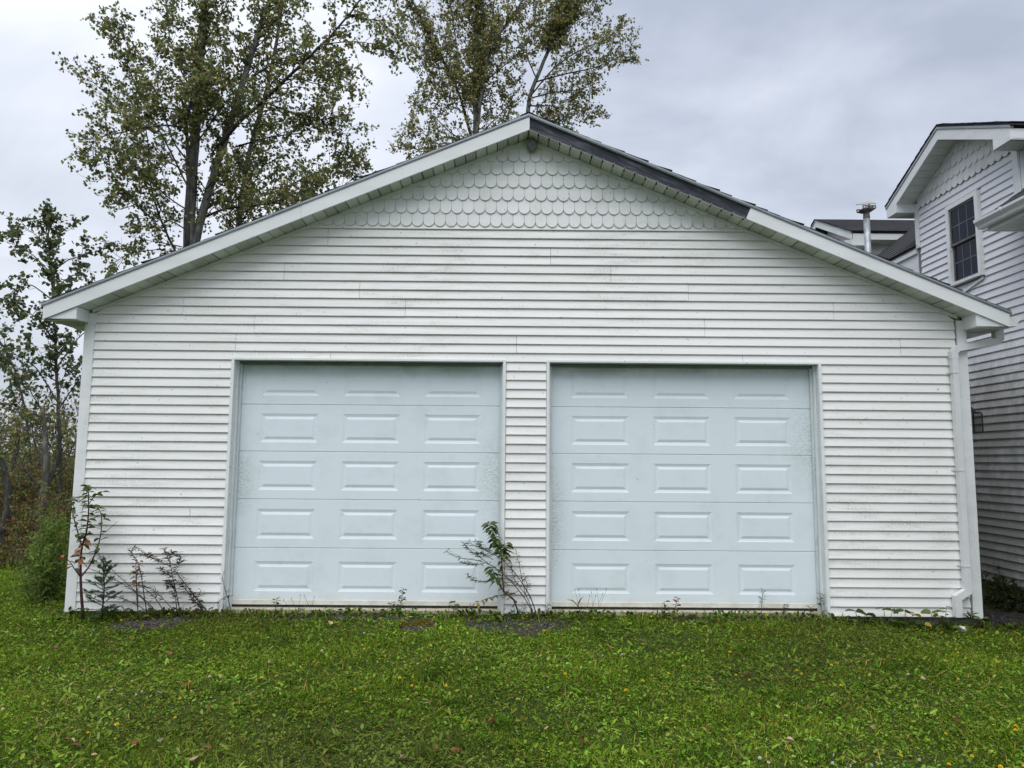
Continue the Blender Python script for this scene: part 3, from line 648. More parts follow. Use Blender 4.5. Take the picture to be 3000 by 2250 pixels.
# ================================================================== HOUSE
XH = 434.0
def Q(y, o, z): return (mx(XH - o), y * I, z * I)
house = thing('house', (mx(XH), 60 * I, -0.1), 'white vinyl sided house with scalloped gable behind the garage', 'house')
YN, YF, YR = 20.6, 107.6, 63.5               # near corner, far corner, ridge
HSL = 0.465
def hz(y): return 242.6 - HSL * abs(y - YR)   # gable soffit line on the wall
WY0, WY1, WZ0, WZ1 = 48.6, 75.9, 162.6, 208.3
def house_walls():
    b = MB(); b.box(mx(XH + 0.1), mx(XH + 5), -130 * I, 330 * I, 5.6 * I, 176 * I); b.obj('wall', M['sheath'], house)
    def pan(z0, z1, segs):
        for a, c in segs: siding_panel(house, Q, [(z0, z0 + 4, a, a, c, c)] + ([(z0 + 4, z1, a, a, c, c)] if z1 - z0 > 5 else []), M['house_siding'], oo=0.0)
    for k in range(21):
        z = 5.6 + 8 * k; js = sorted([-130.0, 20.0 + 35 * math.sin(k * 2.1), 190 + 60 * math.sin(k * 1.3), 330])
        if z + 8 <= WZ0: pan(z, z + 8, [(js[i] + 0.05, js[i + 1] - 0.05) for i in range(3)])
    for z in np.arange(5.6 + 152, 214.1, 4.0):
        z = float(z)
        lo, hi = (YN + 3.4, YF - 3.4) if z > 176 else (-130, 330)
        
        segs = [(lo, WY0 - 0.05), (WY1 + 0.05, hi)] if (z + 4 > WZ0 + 0.5 and z < WZ1 - 0.5) else [(lo, hi)]
        pan(z, z + 4, segs)
    b = MB(); b.prism([(YN * I, 176.05 * I), (YF * I, 176.05 * I), (YF * I, hz(YF) * I), (YR * I, hz(YR) * I), (YN * I, hz(YN) * I)], mx(XH + 0.1), mx(XH + 4), 'x'); b.obj('gable_wall', M['sheath'], house)
    b = MB(); b.box(mx(XH + 0.4), mx(XH + 90), (YN - 0.3) * I, (YN - 0.02) * I, 176 * I, 217 * I); b.obj('wing_side_wall', M['house_siding'], house)
    b = MB(); b.box(mx(XH + 0.4), mx(XH + 90), (YF + 0.02) * I, (YF + 0.3) * I, 176 * I, 217 * I); b.obj('wing_side_wall', M['house_siding'], house)
    for a, c, z0 in ((YN - 0.5, YN + 3.3, 184.0), (YF - 3.3, YF + 0.5, 194.2)):
        b = MB(); b.box(mx(XH - 1.0), mx(XH), a * I, c * I, z0 * I, (hz(YF) - 0.5) * I); b.obj('corner_trim', M['trim'], house)
    b = MB(); b.box(mx(XH + 0.6), mx(XH + 8), -130 * I, 330 * I, -20 * I, 5.5 * I); b.obj('foundation', M['concrete'], house)
house_walls()
def house_scallops():
    base = scallop_outline(5.0, 8.2); shared = None
    for r in range(5):
        z = 217.4 + 6.1 * r; off = 2.52 if r % 2 else 0
        for i in range(-10, 10):
            y = 63.5 + off + 5.05 * i; lim = hz(YR) + 0.1
            poly = clip(clip(base, -HSL, 1, lim - z - HSL * (YR - y)), HSL, 1, lim - z + HSL * (YR - y))
            poly = clip(clip(poly, 1, 0, YF - 3.2 - y), -1, 0, y - YN - 3.2) if len(poly) > 2 else poly
            if len(poly) < 3: continue
            ar = 0.5 * abs(sum(poly[k][0] * poly[(k + 1) % len(poly)][1] - poly[(k + 1) % len(poly)][0] * poly[k][1] for k in range(len(poly))))
            if ar < 0.8: continue
            V, F = scallop_mesh(poly, Q, y, z); obj('scallop_shingle', V, F, M['scallop'], house)
house_scallops()
def hpr(pts, x0, x1, name, mat, par=None):
    b = MB(); b.prism([(y * I, z * I) for y, z in pts], mx(x0), mx(x1), 'x'); return b.obj(name, mat, par or house)
def house_gable():
    o = 12.0; ye0, ye1 = YN - 12.0, YF + 11.2; xf = XH - o
    for s, ye in ((-1, ye0), (1, ye1)):
        ff = lambda y: hz(y)
        hpr([(ye, ff(ye)), (YR - s * -0.0, ff(YR)), (YR, ff(YR) + 5.6), (ye, ff(ye) + 5.6)], xf, xf + 0.8, 'fascia_cover', M['fascia'])
        hpr([(ye + s * 0.4, ff(ye) + 5.62), (YR, ff(YR) + 5.86), (YR, ff(YR) + 7.2), (ye + s * 0.4, ff(ye) + 6.96)], xf - 0.4, xf + 1.5, 'drip_edge', M['drip'])
        rf = hpr([(ye + s * 1.2, ff(ye) + 6.5), (YR, ff(YR) + 7.2), (YR, ff(YR) + 8.2), (ye + s * 1.2, ff(ye) + 7.5)], xf - 0.1, XH + 110, 'roof', M['dark_wood'])
        n = 11
        for i in range(n):
            y0 = YR + s * (abs(ye - YR) * i / n); y1 = YR + s * (abs(ye - YR) * (i + 1) / n + 1.5); j = random.uniform(0, 0.4)
            hpr([(y0, ff(y0) + 8.3), (y1, ff(y1) + 8.6 + j), (y1, ff(y1) + 9.0 + j), (y0, ff(y0) + 8.7)], xf - 0.3 - random.random() * 0.4, XH + 110, 'shingle_course', M['shingle'], rf)
        # rake soffit strips
        y = YR + s * 0.1; k = 0
        while abs(y - YR) < abs(ye - YR) - 5:
            y2 = y + s * 5.0; h = 0.3
            hpr([(y + s * 0.25, ff(y + s * 0.25)), (y2 - s * 0.1, ff(y2 - s * 0.1)), (y2 - s * 0.1, ff(y2 - s * 0.1) + h), (y + s * 0.25, ff(y + s * 0.25) + h)], xf + 0.82, XH, 'soffit_strip', M['soffit']); y = y2
        hpr([(YR, ff(YR) + 0.45), (ye, ff(ye) + 0.45), (ye, ff(ye) + 0.7), (YR, ff(YR) + 0.7)], xf + 0.82, XH, 'soffit_backing', M['soffit'])
        zb = ff(ye) - 0.0; yi = YF if s == 1 else YN
        hpr([(ye, zb), (yi, zb), (yi, ff(yi) - 0.05), ], xf + 0.02, XH, 'cornice_return', M['fascia'])
        b = MB(); ys_ = sorted((ye, ye - s * 0.8)); b.box(mx(xf + 0.82), mx(XH + 110), ys_[0] * I, ys_[1] * I, zb * I, (zb + 5.4) * I); b.obj('eave_fascia', M['fascia'], house)
        k = 0; x = xf + 0.9
        while x < XH + 60:
            b = MB(); ys_ = sorted((ye - s * 0.9, yi)); b.box(mx(x), mx(x + 11.6), ys_[0] * I, ys_[1] * I, (zb - 0.3) * I, (zb - 0.06) * I); b.obj('eave_soffit_strip', M['soffit'], house); x += 12
    for s in (-1, 1): hpr([(YR, hz(YR) - 0.1), (YR + s * 41, hz(YR + s * 41) - 0.1), (YR + s * 41, hz(YR + s * 41) - 1.3), (YR, hz(YR) - 1.3)], XH - 0.95, XH - 0.02, 'frieze_channel', M['trim'])
house_gable()
def house_window():
    Y0, Y1, Z0, Z1 = WY0, WY1, WZ0, WZ1
    def bx(y0, y1, z0, z1, o0, o1, name, mat, par): b = MB(); b.box(mx(XH - o1), mx(XH - o0), y0 * I, y1 * I, z0 * I, z1 * I); return b.obj(name, mat, par)
    win = bx(Y0, Y1, Z0, Z1, -0.08, -0.03, 'window', M['dark_wood'], house)
    t = 2.5
    bx(Y0, Y0 + t, Z0, Z1, -0.02, 2.6, 'window_trim', M['trim'], win); bx(Y1 - t, Y1, Z0, Z1, -0.02, 2.6, 'window_trim', M['trim'], win)
    bx(Y0 + t, Y1 - t, Z1 - t, Z1, -0.02, 2.6, 'window_trim', M['trim'], win); bx(Y0 + t, Y1 - t, Z0, Z0 + 1.5, -0.02, 2.9, 'window_sill', M['trim'], win)
    a, c, z0, z1 = Y0 + t, Y1 - t, Z0 + 1.5, Z1 - t; zm = (z0 + z1) / 2 + 0.3
    for k, (lo, hi, off) in enumerate(((z0, zm + 0.6, 0.95), (zm - 0.6, z1, 1.85))):
        bx(a + 0.01, a + 1.2, lo, hi, off - 0.8, off, 'sash', M['sash'], win); bx(c - 1.2, c - 0.01, lo, hi, off - 0.8, off, 'sash', M['sash'], win)
        bx(a + 1.2, c - 1.2, lo + 0.01, lo + 1.2, off - 0.8, off, 'sash', M['sash'], win); bx(a + 1.2, c - 1.2, hi - 1.2, hi - 0.01, off - 0.8, off, 'sash', M['sash'], win)
        ya, yb, za, zb = a + 1.2, c - 1.2, lo + 1.2, hi - 1.2
        for i in range(3):
            for j in range(2):
                bx(ya + (yb - ya) * i / 3, ya + (yb - ya) * (i + 1) / 3 - 0.01, za + (zb - za) * j / 2, za + (zb - za) * (j + 1) / 2 - 0.01, off - 0.5, off - 0.35, 'pane', M['glass'], win)
        for i in (1, 2): yy = ya + (yb - ya) * i / 3; bx(yy - 0.3, yy + 0.3, za, zb, off - 0.34, off - 0.22, 'muntin', M['muntin'], win)
        zz = (za + zb) / 2; bx(ya, yb, zz - 0.3, zz + 0.3, off - 0.342, off - 0.212, 'muntin', M['muntin'], win)
    # sloping flashing under the window where the link roof once met the wall
    hpr([(WY1 + 14, 152.8), (WY0 + 1, 161.9), (WY0 + 1, 160.6), (WY1 + 14, 151.5)], XH - 1.5, XH - 0.7, 'flashing', M['trim'])
house_window()
def near_roof():                              # lower roof of the house, its eave and gutter coming towards the camera
    zt = 176.2; o = 17.5; xe = XH - o; y1 = YN - 1.2; y0 = -128.0; sl = 0.74
    b = MB(); b.prism([(mx(xe), zt * I), (mx(xe + 0.8), zt * I), (mx(xe + 0.8), (zt + 5.5) * I), (mx(xe), (zt + 5.5) * I)], y0 * I, y1 * I, 'y'); b.obj('eave_fascia', M['fascia'], house)
    rf = MB(); rf.prism([(mx(xe), (zt + 5.6) * I), (mx(xe + 90), (zt + 5.6 + 90 * sl) * I), (mx(xe + 90), (zt + 6.8 + 90 * sl) * I), (mx(xe), (zt + 6.8) * I)], y0 * I, (y1 + 1) * I, 'y'); rf = rf.obj('roof', M['dark_wood'], house)
    for i in range(14):
        a = 6.4 * i - 1.2; c = 6.4 * (i + 1) + 1.5
        b = MB(); b.prism([(mx(xe + a), (zt + 7.5 + a * sl) * I), (mx(xe + c), (zt + 7.1 + c * sl) * I), (mx(xe + c), (zt + 7.4 + c * sl) * I), (mx(xe + a), (zt + 7.9 + a * sl) * I)], y0 * I, (y1 + 1.2 + random.uniform(0, 1.6)) * I, 'y'); b.obj('shingle_course', M['shingle'], rf)
    g = k_gutter('gutter', xe - 0.1, -1, y0, y1 + 2.4, zt + 5.9, house, 5.0)
    b = MB(); b.prism([(mx(xe - 0.1 - p), (zt + 5.9 + q) * I) for p, q in ((0, 0.2), (0, -4.35), (3.3, -4.35), (3.7, -3), (5.15, -1.2), (5.15, 0.2))], (y1 + 2.4) * I, (y1 + 3.0) * I, 'y'); b.obj('gutter_end', M['pvc'], g)
    b = MB(); b.prism([(mx(xe - 0.1 - p), (zt + 5.9 + q) * I) for p, q in ((0, 0.25), (0, -4.45), (3.35, -4.45), (3.75, -3.05), (5.3, -1.25), (5.3, 0.25))], (y1 - 16) * I, (y1 - 14.5) * I, 'y'); b.obj('gutter_clip', M['downspout'], g)
    y = y1
    while y > y0:
        b = MB(); b.box(mx(xe + 0.85), mx(XH - 0.7), (y - 4.7) * I, y * I, (zt + 0.1) * I, (zt + 0.35) * I); b.obj('eave_soffit_strip', M['soffit'], house); y -= 5
    b = MB(); b.prism([(mx(xe), zt * I), (mx(XH - 0.8), zt * I), (mx(XH - 0.8), (zt + 5.5 + o * sl) * I), (mx(xe), (zt + 5.5) * I)], (y1 + 0.05) * I, (y1 + 0.9) * I, 'y'); b.obj('roof_end_panel', M['fascia'], house)
near_roof()
def far_roofs():
    # main roof behind the wing: eave along the wall
    ze = 194.3; y0, y1 = YF + 0.6, 300.0; sl = 0.80; xe = XH - 1.5
    b = MB(); b.box(mx(XH), mx(XH + 4), y0 * I, y1 * I, 176.1 * I, (ze - 0.1) * I); b.obj('wall', M['fascia'], house)
    b = MB(); b.box(mx(xe), mx(xe + 1.4), y0 * I, y1 * I, (ze - 3) * I, (ze - 0.05) * I); b.obj('eave_fascia', M['fascia'], house)
    rf = MB(); rf.prism([(mx(xe - 0.5), ze * I), (mx(xe + 80), (ze + 80.5 * sl) * I), (mx(xe + 80), (ze + 1 + 80.5 * sl) * I), (mx(xe - 0.5), (ze + 1) * I)], y0 * I, 202 * I, 'y'); rf = rf.obj('roof', M['dark_wood'], house)
    for i in range(12):
        a = 5.2 * i - 1.2; c = 5.2 * (i + 1) + 1.0
        b = MB(); b.prism([(mx(xe + a), (ze + 2.2 + a * sl) * I), (mx(xe + c), (ze + 1.7 + c * sl) * I), (mx(xe + c), (ze + 2.0 + c * sl) * I), (mx(xe + a), (ze + 2.7 + a * sl) * I)], y0 * I, 202 * I, 'y'); b.obj('shingle_course', M['shingle'], rf)
    # second gable farther back, eave towards the camera
    xl, ye, yr = 440.0, 200.0, 260.0; zf = 229.3; s2 = 0.49
    b = MB(); b.box(mx(xl), mx(560), ye * I, (ye + 0.8) * I, zf * I, (zf + 4.6) * I); b.obj('eave_fascia', M['fascia'], house)
    b = MB(); b.box(mx(xl + 12), mx(560), (ye + 12) * I, (ye + 14) * I, 170 * I, zf * I); b.obj('wall', M['house_siding'], house)
    for k in range(10):
        b = MB(); b.box(mx(xl + 0.5 + 12 * k), mx(xl + 12.2 + 12 * k), (ye + 0.9) * I, (ye + 12) * I, (zf - 0.3) * I, zf * I); b.obj('eave_soffit_strip', M['soffit'], house)
    for k in range(13):
        b = MB(); b.prism([((ye + 11.9) * I, (174 + 4 * k) * I), ((ye + 11.3) * I, (174 + 4 * k) * I), ((ye + 11.85) * I, (178 + 4 * k) * I)], mx(xl + 12), mx(560), 'x'); b.obj('siding_panel', M['house_siding'], house)
    for sg, y in ((-1, ye), (1, 2 * yr - ye)):
        r = hpr([(y + sg * 0.8, zf + 5.2), (yr, zf + 5.2 + 60 * s2), (yr, zf + 6.2 + 60 * s2), (y + sg * 0.8, zf + 6.2)], xl - 0.6, 560, 'roof', M['dark_wood'])
        for i in range(10):
            a = yr + sg * 6 * i; c = yr + sg * (6 * (i + 1) + 1.5); j = 0.3
            hpr([(a, zf + 6.5 + s2 * (60 - 6 * i)), (c, zf + 6.6 + s2 * (60 - 6 * i - 7.5) + j), (c, zf + 7.2 + s2 * (60 - 6 * i - 7.5) + j), (a, zf + 6.8 + s2 * (60 - 6 * i))], xl - 1 - random.random(), 560, 'shingle_course', M['shingle'], r)
        hpr([(y, zf), (yr, zf + 60 * s2), (yr, zf + 4.7 + 60 * s2), (y, zf + 4.7)], xl - 0.4, xl + 0.4, 'fascia_cover', M['fascia'])
        hpr([(y, zf + 4.72), (yr, zf + 4.72 + 60 * s2), (yr, zf + 5.9 + 60 * s2), (y, zf + 5.9)], xl - 0.8, xl + 0.5, 'drip_edge', M['drip'])
    hpr([(ye, zf - 4.5), (ye + 12, zf - 4.5), (ye + 12, zf + 3), (ye, zf - 0.02)], xl - 0.3, xl + 11, 'cornice_return', M['fascia'])
    hpr([(ye + 13, 170), (2 * yr - ye - 13, 170), (2 * yr - ye - 13, zf + 4), (yr, zf + 58 * s2), (ye + 13, zf + 4)], xl + 11.5, xl + 13, 'gable_wall', M['house_siding'])
far_roofs()

# ------------------------------------------------------------------ wasp nest and drain cap
def nest():
    c = Vector((mx(196.3), -3.0 * I, 206.6 * I)); e = MB(); r = 2.4 * I
    pts = []; rad = []
    for k in range(11):
        t = math.pi * k / 10; pts.append(c + Vector((0, 0, math.cos(t) * r * 1.15))); rad.append(max(0.002, math.sin(t) * r * (1 + 0.05 * math.sin(k * 3))))
    e.tube(pts, rad, 18); e.tube([c + Vector((0, 0, r)), c + Vector((0, 0, r * 2.0))], [r * 0.5, r * 0.3], 8)
    o = e.obj('wasp_nest', M['nest'], None, True); tag(o, 'round grey paper wasp nest hanging under the gable peak', 'nest')
    h = MB(); h.tube([c + Vector((0.006, -r * 0.93, -0.018)), c + Vector((0.006, -r * 1.0, -0.018))], [0.0075, 0.0075], 10); h.obj('entrance_hole', M['rubber'], o)
nest()
def drain_cap():
    p = ground_at(2817, 1852); e = MB()
    e.tube([p + Vector((0, 0, -0.03)), p + Vector((0, 0, 0.045)), p + Vector((0, 0, 0.055)), p + Vector((0, 0, 0.058))], [0.055, 0.055, 0.05, 0.02], 20)
    tag(e.obj('drain_cap', M['pvc'], None, False), 'short white plastic drain pipe stub by the garage corner', 'pipe')
drain_cap()

# ================================================================== VEGETATION
def arr_mesh(name, V, F, mat, tone=None, smooth=False):
    """V (n,3) float, F (m,k) int -> mesh; tone (n,3) per-vertex colour"""
    me = bpy.data.meshes.new(name); n, (m, k) = len(V), F.shape
    me.vertices.add(n); me.vertices.foreach_set('co', np.ascontiguousarray(V, np.float32).ravel())
    me.loops.add(m * k); me.loops.foreach_set('vertex_index', np.ascontiguousarray(F, np.int32).ravel())
    me.polygons.add(m); me.polygons.foreach_set('loop_start', np.arange(0, m * k, k, dtype=np.int32))
    try: me.polygons.foreach_set('loop_total', np.full(m, k, np.int32))
    except Exception: pass
    if tone is not None:
        a = me.attributes.new('tone', 'FLOAT_COLOR', 'POINT')
        a.data.foreach_set('color', np.concatenate([tone, np.ones((n, 1))], 1).astype(np.float32).ravel())
    me.materials.append(mat); me.update(calc_edges=True); me.validate()
    if smooth: me.polygons.foreach_set('use_smooth', np.ones(m, bool))
    return me
def unit(v): return v / np.maximum(np.linalg.norm(v, axis=-1, keepdims=True), 1e-9)
LEAF = {   # outline: (across, along, lift); quads over a folded midrib
    'poplar': (np.array([(0, 0, 0), (0.46, 0.20, 0.10), (0.34, 0.62, 0.07), (0, 1, -0.05), (-0.34, 0.62, 0.07), (-0.46, 0.20, 0.10)], float), np.array([(0, 1, 2, 3), (0, 3, 4, 5)])),
    'lance': (np.array([(0, 0, 0), (0.13, 0.35, 0.04), (0.09, 0.75, 0.0), (0, 1, -0.12), (-0.09, 0.75, 0.0), (-0.13, 0.35, 0.04)], float), np.array([(0, 1, 2, 3), (0, 3, 4, 5)])),
    'oval': (np.array([(0, 0, 0), (0.27, 0.3, 0.06), (0.22, 0.75, 0.03), (0, 1, -0.08), (-0.22, 0.75, 0.03), (-0.27, 0.3, 0.06)], float), np.array([(0, 1, 2, 3), (0, 3, 4, 5)])),
    'blade': (np.array([(-0.035, 0, 0), (0.035, 0, 0), (0.026, 0.55, 0.10), (0.0, 1, 0.02), (0.0, 1, 0.02), (-0.026, 0.55, 0.10)], float), np.array([(0, 1, 2, 5), (5, 2, 3, 4)])),
    'round': (np.array([(0, 0, 0), (0.42, 0.22, 0.06), (0.44, 0.72, 0.08), (0, 0.95, 0.02), (-0.44, 0.72, 0.08), (-0.42, 0.22, 0.06)], float), np.array([(0, 1, 2, 3), (0, 3, 4, 5)])),
}
def leaf_cloud(pos, axis, normal, size, kind, tone):
    """one mesh of many leaves: pos, axis (along the leaf), normal (n,3), size (n,), tone (n,3)"""
    L, Q_ = LEAF[kind]; n = len(pos); ax = unit(axis); sd_ = unit(np.cross(ax, normal)); nr = np.cross(sd_, ax)
    V = pos[:, None, :] + size[:, None, None] * (L[None, :, 0:1] * sd_[:, None, :] + L[None, :, 1:2] * ax[:, None, :] + L[None, :, 2:3] * nr[:, None, :])
    F = (np.arange(n) * 6)[:, None, None] + Q_[None]
    return V.reshape(-1, 3), F.reshape(-1, 4), np.repeat(tone, 6, axis=0)
def tones(n, palette, weights, var=0.25):
    p = np.array(palette)[rng.choice(len(palette), n, p=np.array(weights) / sum(weights))]
    return np.clip(p * (1 + var * rng.standard_normal((n, 1))) * (1 + 0.10 * rng.standard_normal((n, 3))), 0.004, 0.9)
def wander(p0, d0, length, n, bend=0.25, up=0.0):
    p = np.array(p0, float); d = unit(np.array(d0, float)); out = [p.copy()]
    for i in range(n):
        d = unit(d + bend * rng.standard_normal(3) / math.sqrt(n) + np.array([0, 0, up / n])); p = p + d * length / n; out.append(p.copy())
    return np.array(out)
def smooth_line(pts, n):
    pts = np.array(pts, float); t = np.linspace(0, 1, len(pts)); q = np.linspace(0, 1, n)
    c = np.stack([np.interp(q, t, pts[:, k]) for k in range(3)], 1)
    for _ in range(2): c[1:-1] = 0.25 * c[:-2] + 0.5 * c[1:-1] + 0.25 * c[2:]
    return c
def sampled(line, t):
    x = t * (len(line) - 1); i = min(int(x), len(line) - 2); f = x - i
    return line[i] * (1 - f) + line[i + 1] * f, unit(line[i + 1] - line[i])

def tree(name, label, limbs, Y, palette, weights, leaf=0.085, mats=('bark', 'bark_dark'), dens=1.0, sub=(0.5, 1.3), group=None, leafkind='poplar', droop=0.5, base=None, seglen=0.34):
    """limbs: (polyline [(u, v, dY)], r0, r1, foliage weight, start of foliage); the first is the trunk"""
    first = limbs[0][0][0]; g = at(first[0], first[1], Y + first[2])
    root = thing(name, (g.x, g.y, float(gz(g.x, g.y))) if base is None else base, label, 'tree', group)
    P_, A_, N_ = [], [], []; tw = MB()
    for li, (pl, r0, r1, fw, fs) in enumerate(limbs):
        pts = [at(u, v, Y + d) for u, v, d in pl]; n = max(6, len(pts) * 4)
        line = smooth_line(pts, n); line[1:-1] += rng.standard_normal((n - 2, 3)) * min(r0, 0.06) * 0.12
        rad = np.linspace(r0, r1, n)
        b = MB(); b.tube(line, rad, 9 if r0 > 0.05 else 6); b.obj('trunk' if li == 0 else 'limb', M[mats[0] if r0 > 0.06 else mats[1]], root, True)
        if fw <= 0: continue
        Ltot = np.linalg.norm(np.diff(line, axis=0), axis=1).sum()
        ns = max(3, int(Ltot * 5.2 * fw * dens))
        for k in range(ns):
            t = fs + (1 - fs) * (k + rng.random()) / ns; p, d = sampled(line, min(t, 0.999))
            side = unit(np.cross(d, rng.standard_normal(3))); dr = unit(0.75 * d + side * rng.uniform(0.5, 1.1) + np.array([0, 0, 0.12]))
            ln = rng.uniform(*sub) * (1.05 - 0.45 * t)
            s1 = wander(p, dr, ln, 5, 0.45, 0.15); tw.tube(s1, np.linspace(max(0.005, min(0.016, r0 * 0.25)), 0.003, 6), 4, False)
            for j in range(int(3 + ln * 4.5)):
                tt = rng.uniform(0.25, 1.0); q, dd = sampled(s1, min(tt, 0.999))
                d2 = unit(dd * 0.8 + 0.9 * rng.standard_normal(3) * 0.7); s2 = wander(q, d2, rng.uniform(0.12, seglen), 3, 0.4, -0.1)
                if j % 2 == 0: tw.tube(s2, np.linspace(0.0035, 0.0018, 4), 3, False)
                m = rng.integers(3, 8); ti = rng.uniform(0.2, 1.0, m)
                for x in ti:
                    q2, d3 = sampled(s2, min(x, 0.999)); P_.append(q2 + rng.standard_normal(3) * 0.025); A_.append(unit(rng.standard_normal(3) * 0.8 + d3 * 0.4 + np.array([0, 0, -droop])))
            m = 6
            for x in rng.uniform(0.5, 1.0, m): q2, d3 = sampled(s1, min(x, 0.999)); P_.append(q2 + rng.standard_normal(3) * 0.03); A_.append(unit(rng.standard_normal(3) * 0.8 + d3 * 0.5 + np.array([0, 0, -droop])))
    n = len(P_); P2 = np.array(P_); A2 = np.array(A_)
    V, F, T = leaf_cloud(P2, A2, rng.standard_normal((n, 3)), leaf * rng.uniform(0.6, 1.15, n), leafkind, tones(n, palette, weights))
    c = link('crown', arr_mesh('crown', V, F, M['leafmass'], T), root); c['kind'] = 'stuff'
    t_ = link('twigs', tw.mesh('twigs', M[mats[1]]), root); t_['kind'] = 'stuff'
    return n
OLIVE = [(0.125, 0.160, 0.060), (0.205, 0.228, 0.080), (0.30, 0.285, 0.105), (0.40, 0.33, 0.14), (0.30, 0.17, 0.075)]
GREEN = [(0.085, 0.120, 0.055), (0.14, 0.17, 0.075), (0.205, 0.215, 0.095), (0.27, 0.24, 0.095)]
nl = []
# the large poplar standing behind the left half of the roof
bigA = [
 ([(560, 1650, 0), (556, 1200, 0), (553, 730, 0), (560, 560, 0), (572, 400, 0), (582, 260, 0), (592, 120, 0), (605, -60, 0), (612, -300, 0.1)], 0.135, 0.06, 0.8, 0.5),
 ([(556, 800, 0.02), (575, 690, 0.05), (622, 520, 0.1), (672, 370, 0.2), (718, 220, 0.3), (754, 100, 0.3), (797, -20, 0.4), (848, -220, 0.5)], 0.095, 0.04, 0.9, 0.15),
 ([(690, 760, 0.9), (706, 600, 0.9), (722, 470, 1.0), (795, 220, 1.1), (838, -60, 1.2)], 0.075, 0.03, 1.0, 0.05),
 ([(640, 430, -0.1), (700, 355, -0.3), (774, 295, -0.5), (833, 236, -0.7), (913, 160, -0.9), (985, 90, -1.0), (1062, -10, -1.1)], 0.05, 0.016, 0.9, 0.1),
 ([(548, 730, -0.5), (553, 520, -0.5), (546, 400, -0.5), (548, 322, -0.6), (575, 270, -0.7), (610, 240, -0.8)], 0.05, 0.014, 0.7, 0.3),
 ([(548, 375, -0.5), (493, 366, -0.9), (429, 372, -1.2), (357, 388, -1.5), (293, 400, -1.6), (253, 440, -1.7)], 0.022, 0.006, 1.0, 0.25),
 ([(357, 388, -1.5), (325, 440, -1.6), (309, 490, -1.7)], 0.01, 0.004, 1.2, 0.1),
 ([(546, 322, -0.6), (493, 318, -0.6), (445, 308, -0.8), (421, 320, -0.9)], 0.018, 0.006, 0.8, 0.2),
 ([(556, 560, 0.3), (493, 430, 0.2), (437, 330, 0), (389, 230, -0.2), (349, 130, -0.4), (323, 62, -0.5)], 0.020, 0.005, 0.9, 0.35),
 ([(461, 370, -0.2), (389, 330, -0.5), (317, 280, -0.7), (266, 236, -0.8)], 0.014, 0.004, 1.0, 0.2),
 ([(525, 760, -0.3), (477, 660, -0.3), (449, 580, -0.4), (435, 500, -0.4), (433, 390, -0.4), (405, 330, -0.5)], 0.026, 0.007, 0.7, 0.15),
 ([(493, 690, -0.5), (429, 625, -0.6), (381, 590, -0.7), (352, 576, -0.7)], 0.010, 0.004, 0.9, 0.3),
 ([(485, 730, -0.5), (421, 735, -0.6), (373, 745, -0.6), (331, 770, -0.6)], 0.010, 0.004, 0.8, 0.3),
 ([(560, 520, 0.2), (509, 480, 0.4), (469, 470, 0.5), (373, 470, 0.6)], 0.014, 0.005, 0.9, 0.2),
 ([(590, 640, 0.2), (660, 610, -0.3), (763, 600, -0.6), (859, 580, -0.8), (923, 540, -0.9)], 0.03, 0.008, 1.1, 0.15),
 ([(720, 620, 0.6), (806, 570, 0.5), (891, 520, 0.4), (977, 490, 0.4), (1030, 455, 0.4)], 0.022, 0.006, 1.1, 0.1),
 ([(700, 690, 0.3), (795, 660, 0.3), (891, 610, 0.2), (998, 550, 0.2), (1062, 505, 0.2)], 0.016, 0.005, 1.0, 0.1),
 ([(774, 300, -0.4), (859, 330, -0.3), (945, 350, -0.2), (1020, 400, -0.2)], 0.018, 0.005, 1.1, 0.1),
 ([(690, 430, 0.2), (795, 400, 0.1), (891, 390, 0), (977, 320, 0)], 0.02, 0.005, 1.1, 0.1),
 ([(720, 240, 0.3), (806, 180, 0.4), (891, 150, 0.5), (977, 200, 0.6), (1030, 260, 0.6)], 0.018, 0.005, 1.1, 0.1),
 ([(945, 130, -1.0), (1030, 120, -1.1), (1105, 130, -1.1), (1191, 165, -1.2)], 0.012, 0.004, 0.8, 0.2),
 ([(848, 220, -0.7), (934, 250, -0.7), (1009, 200, -0.7)], 0.014, 0.004, 1.0, 0.15),
 ([(580, 300, 0), (525, 200, 0.2), (493, 100, 0.3), (485, -40, 0.3)], 0.022, 0.006, 1.0, 0.15),
 ([(590, 140, 0), (640, 60, -0.1), (690, -40, -0.1)], 0.02, 0.008, 1.0, 0.1),
 ([(747, 120, 0.3), (806, 60, 0.2), (891, -10, 0.2)], 0.02, 0.008, 1.0, 0.05),
 ([(600, 560, 0), (650, 500, -0.2), (720, 500, -0.3), (806, 470, -0.4)], 0.018, 0.005, 1.0, 0.1),
 ([(575, 420, 0), (640, 330, -0.2), (660, 240, -0.3), (650, 120, -0.3)], 0.018, 0.005, 1.0, 0.1),
 ([(1020, 40, -1.0), (1084, 60, -1.0), (1137, 40, -1.0)], 0.010, 0.004, 0.9, 0.1),
 ([(556, 620, -0.2), (509, 590, -0.5), (469, 560, -0.7), (413, 500, -0.8), (373, 470, -0.9)], 0.016, 0.005, 1.0, 0.2),
 ([(556, 680, -0.2), (509, 650, -0.5), (453, 640, -0.7), (405, 640, -0.8)], 0.014, 0.005, 0.9, 0.15),
 ([(556, 480, -0.3), (509, 420, -0.6), (485, 350, -0.8), (461, 250, -0.9), (453, 160, -0.9)], 0.018, 0.005, 1.0, 0.2),
 ([(580, 740, 0.2), (525, 720, 0.2), (461, 710, 0.1), (413, 700, 0.0)], 0.012, 0.005, 0.9, 0.15),
 ([(580, 740, 0.2), (680, 720, 0.4), (763, 690, 0.5), (859, 650, 0.6)], 0.014, 0.005, 1.2, 0.1),
]
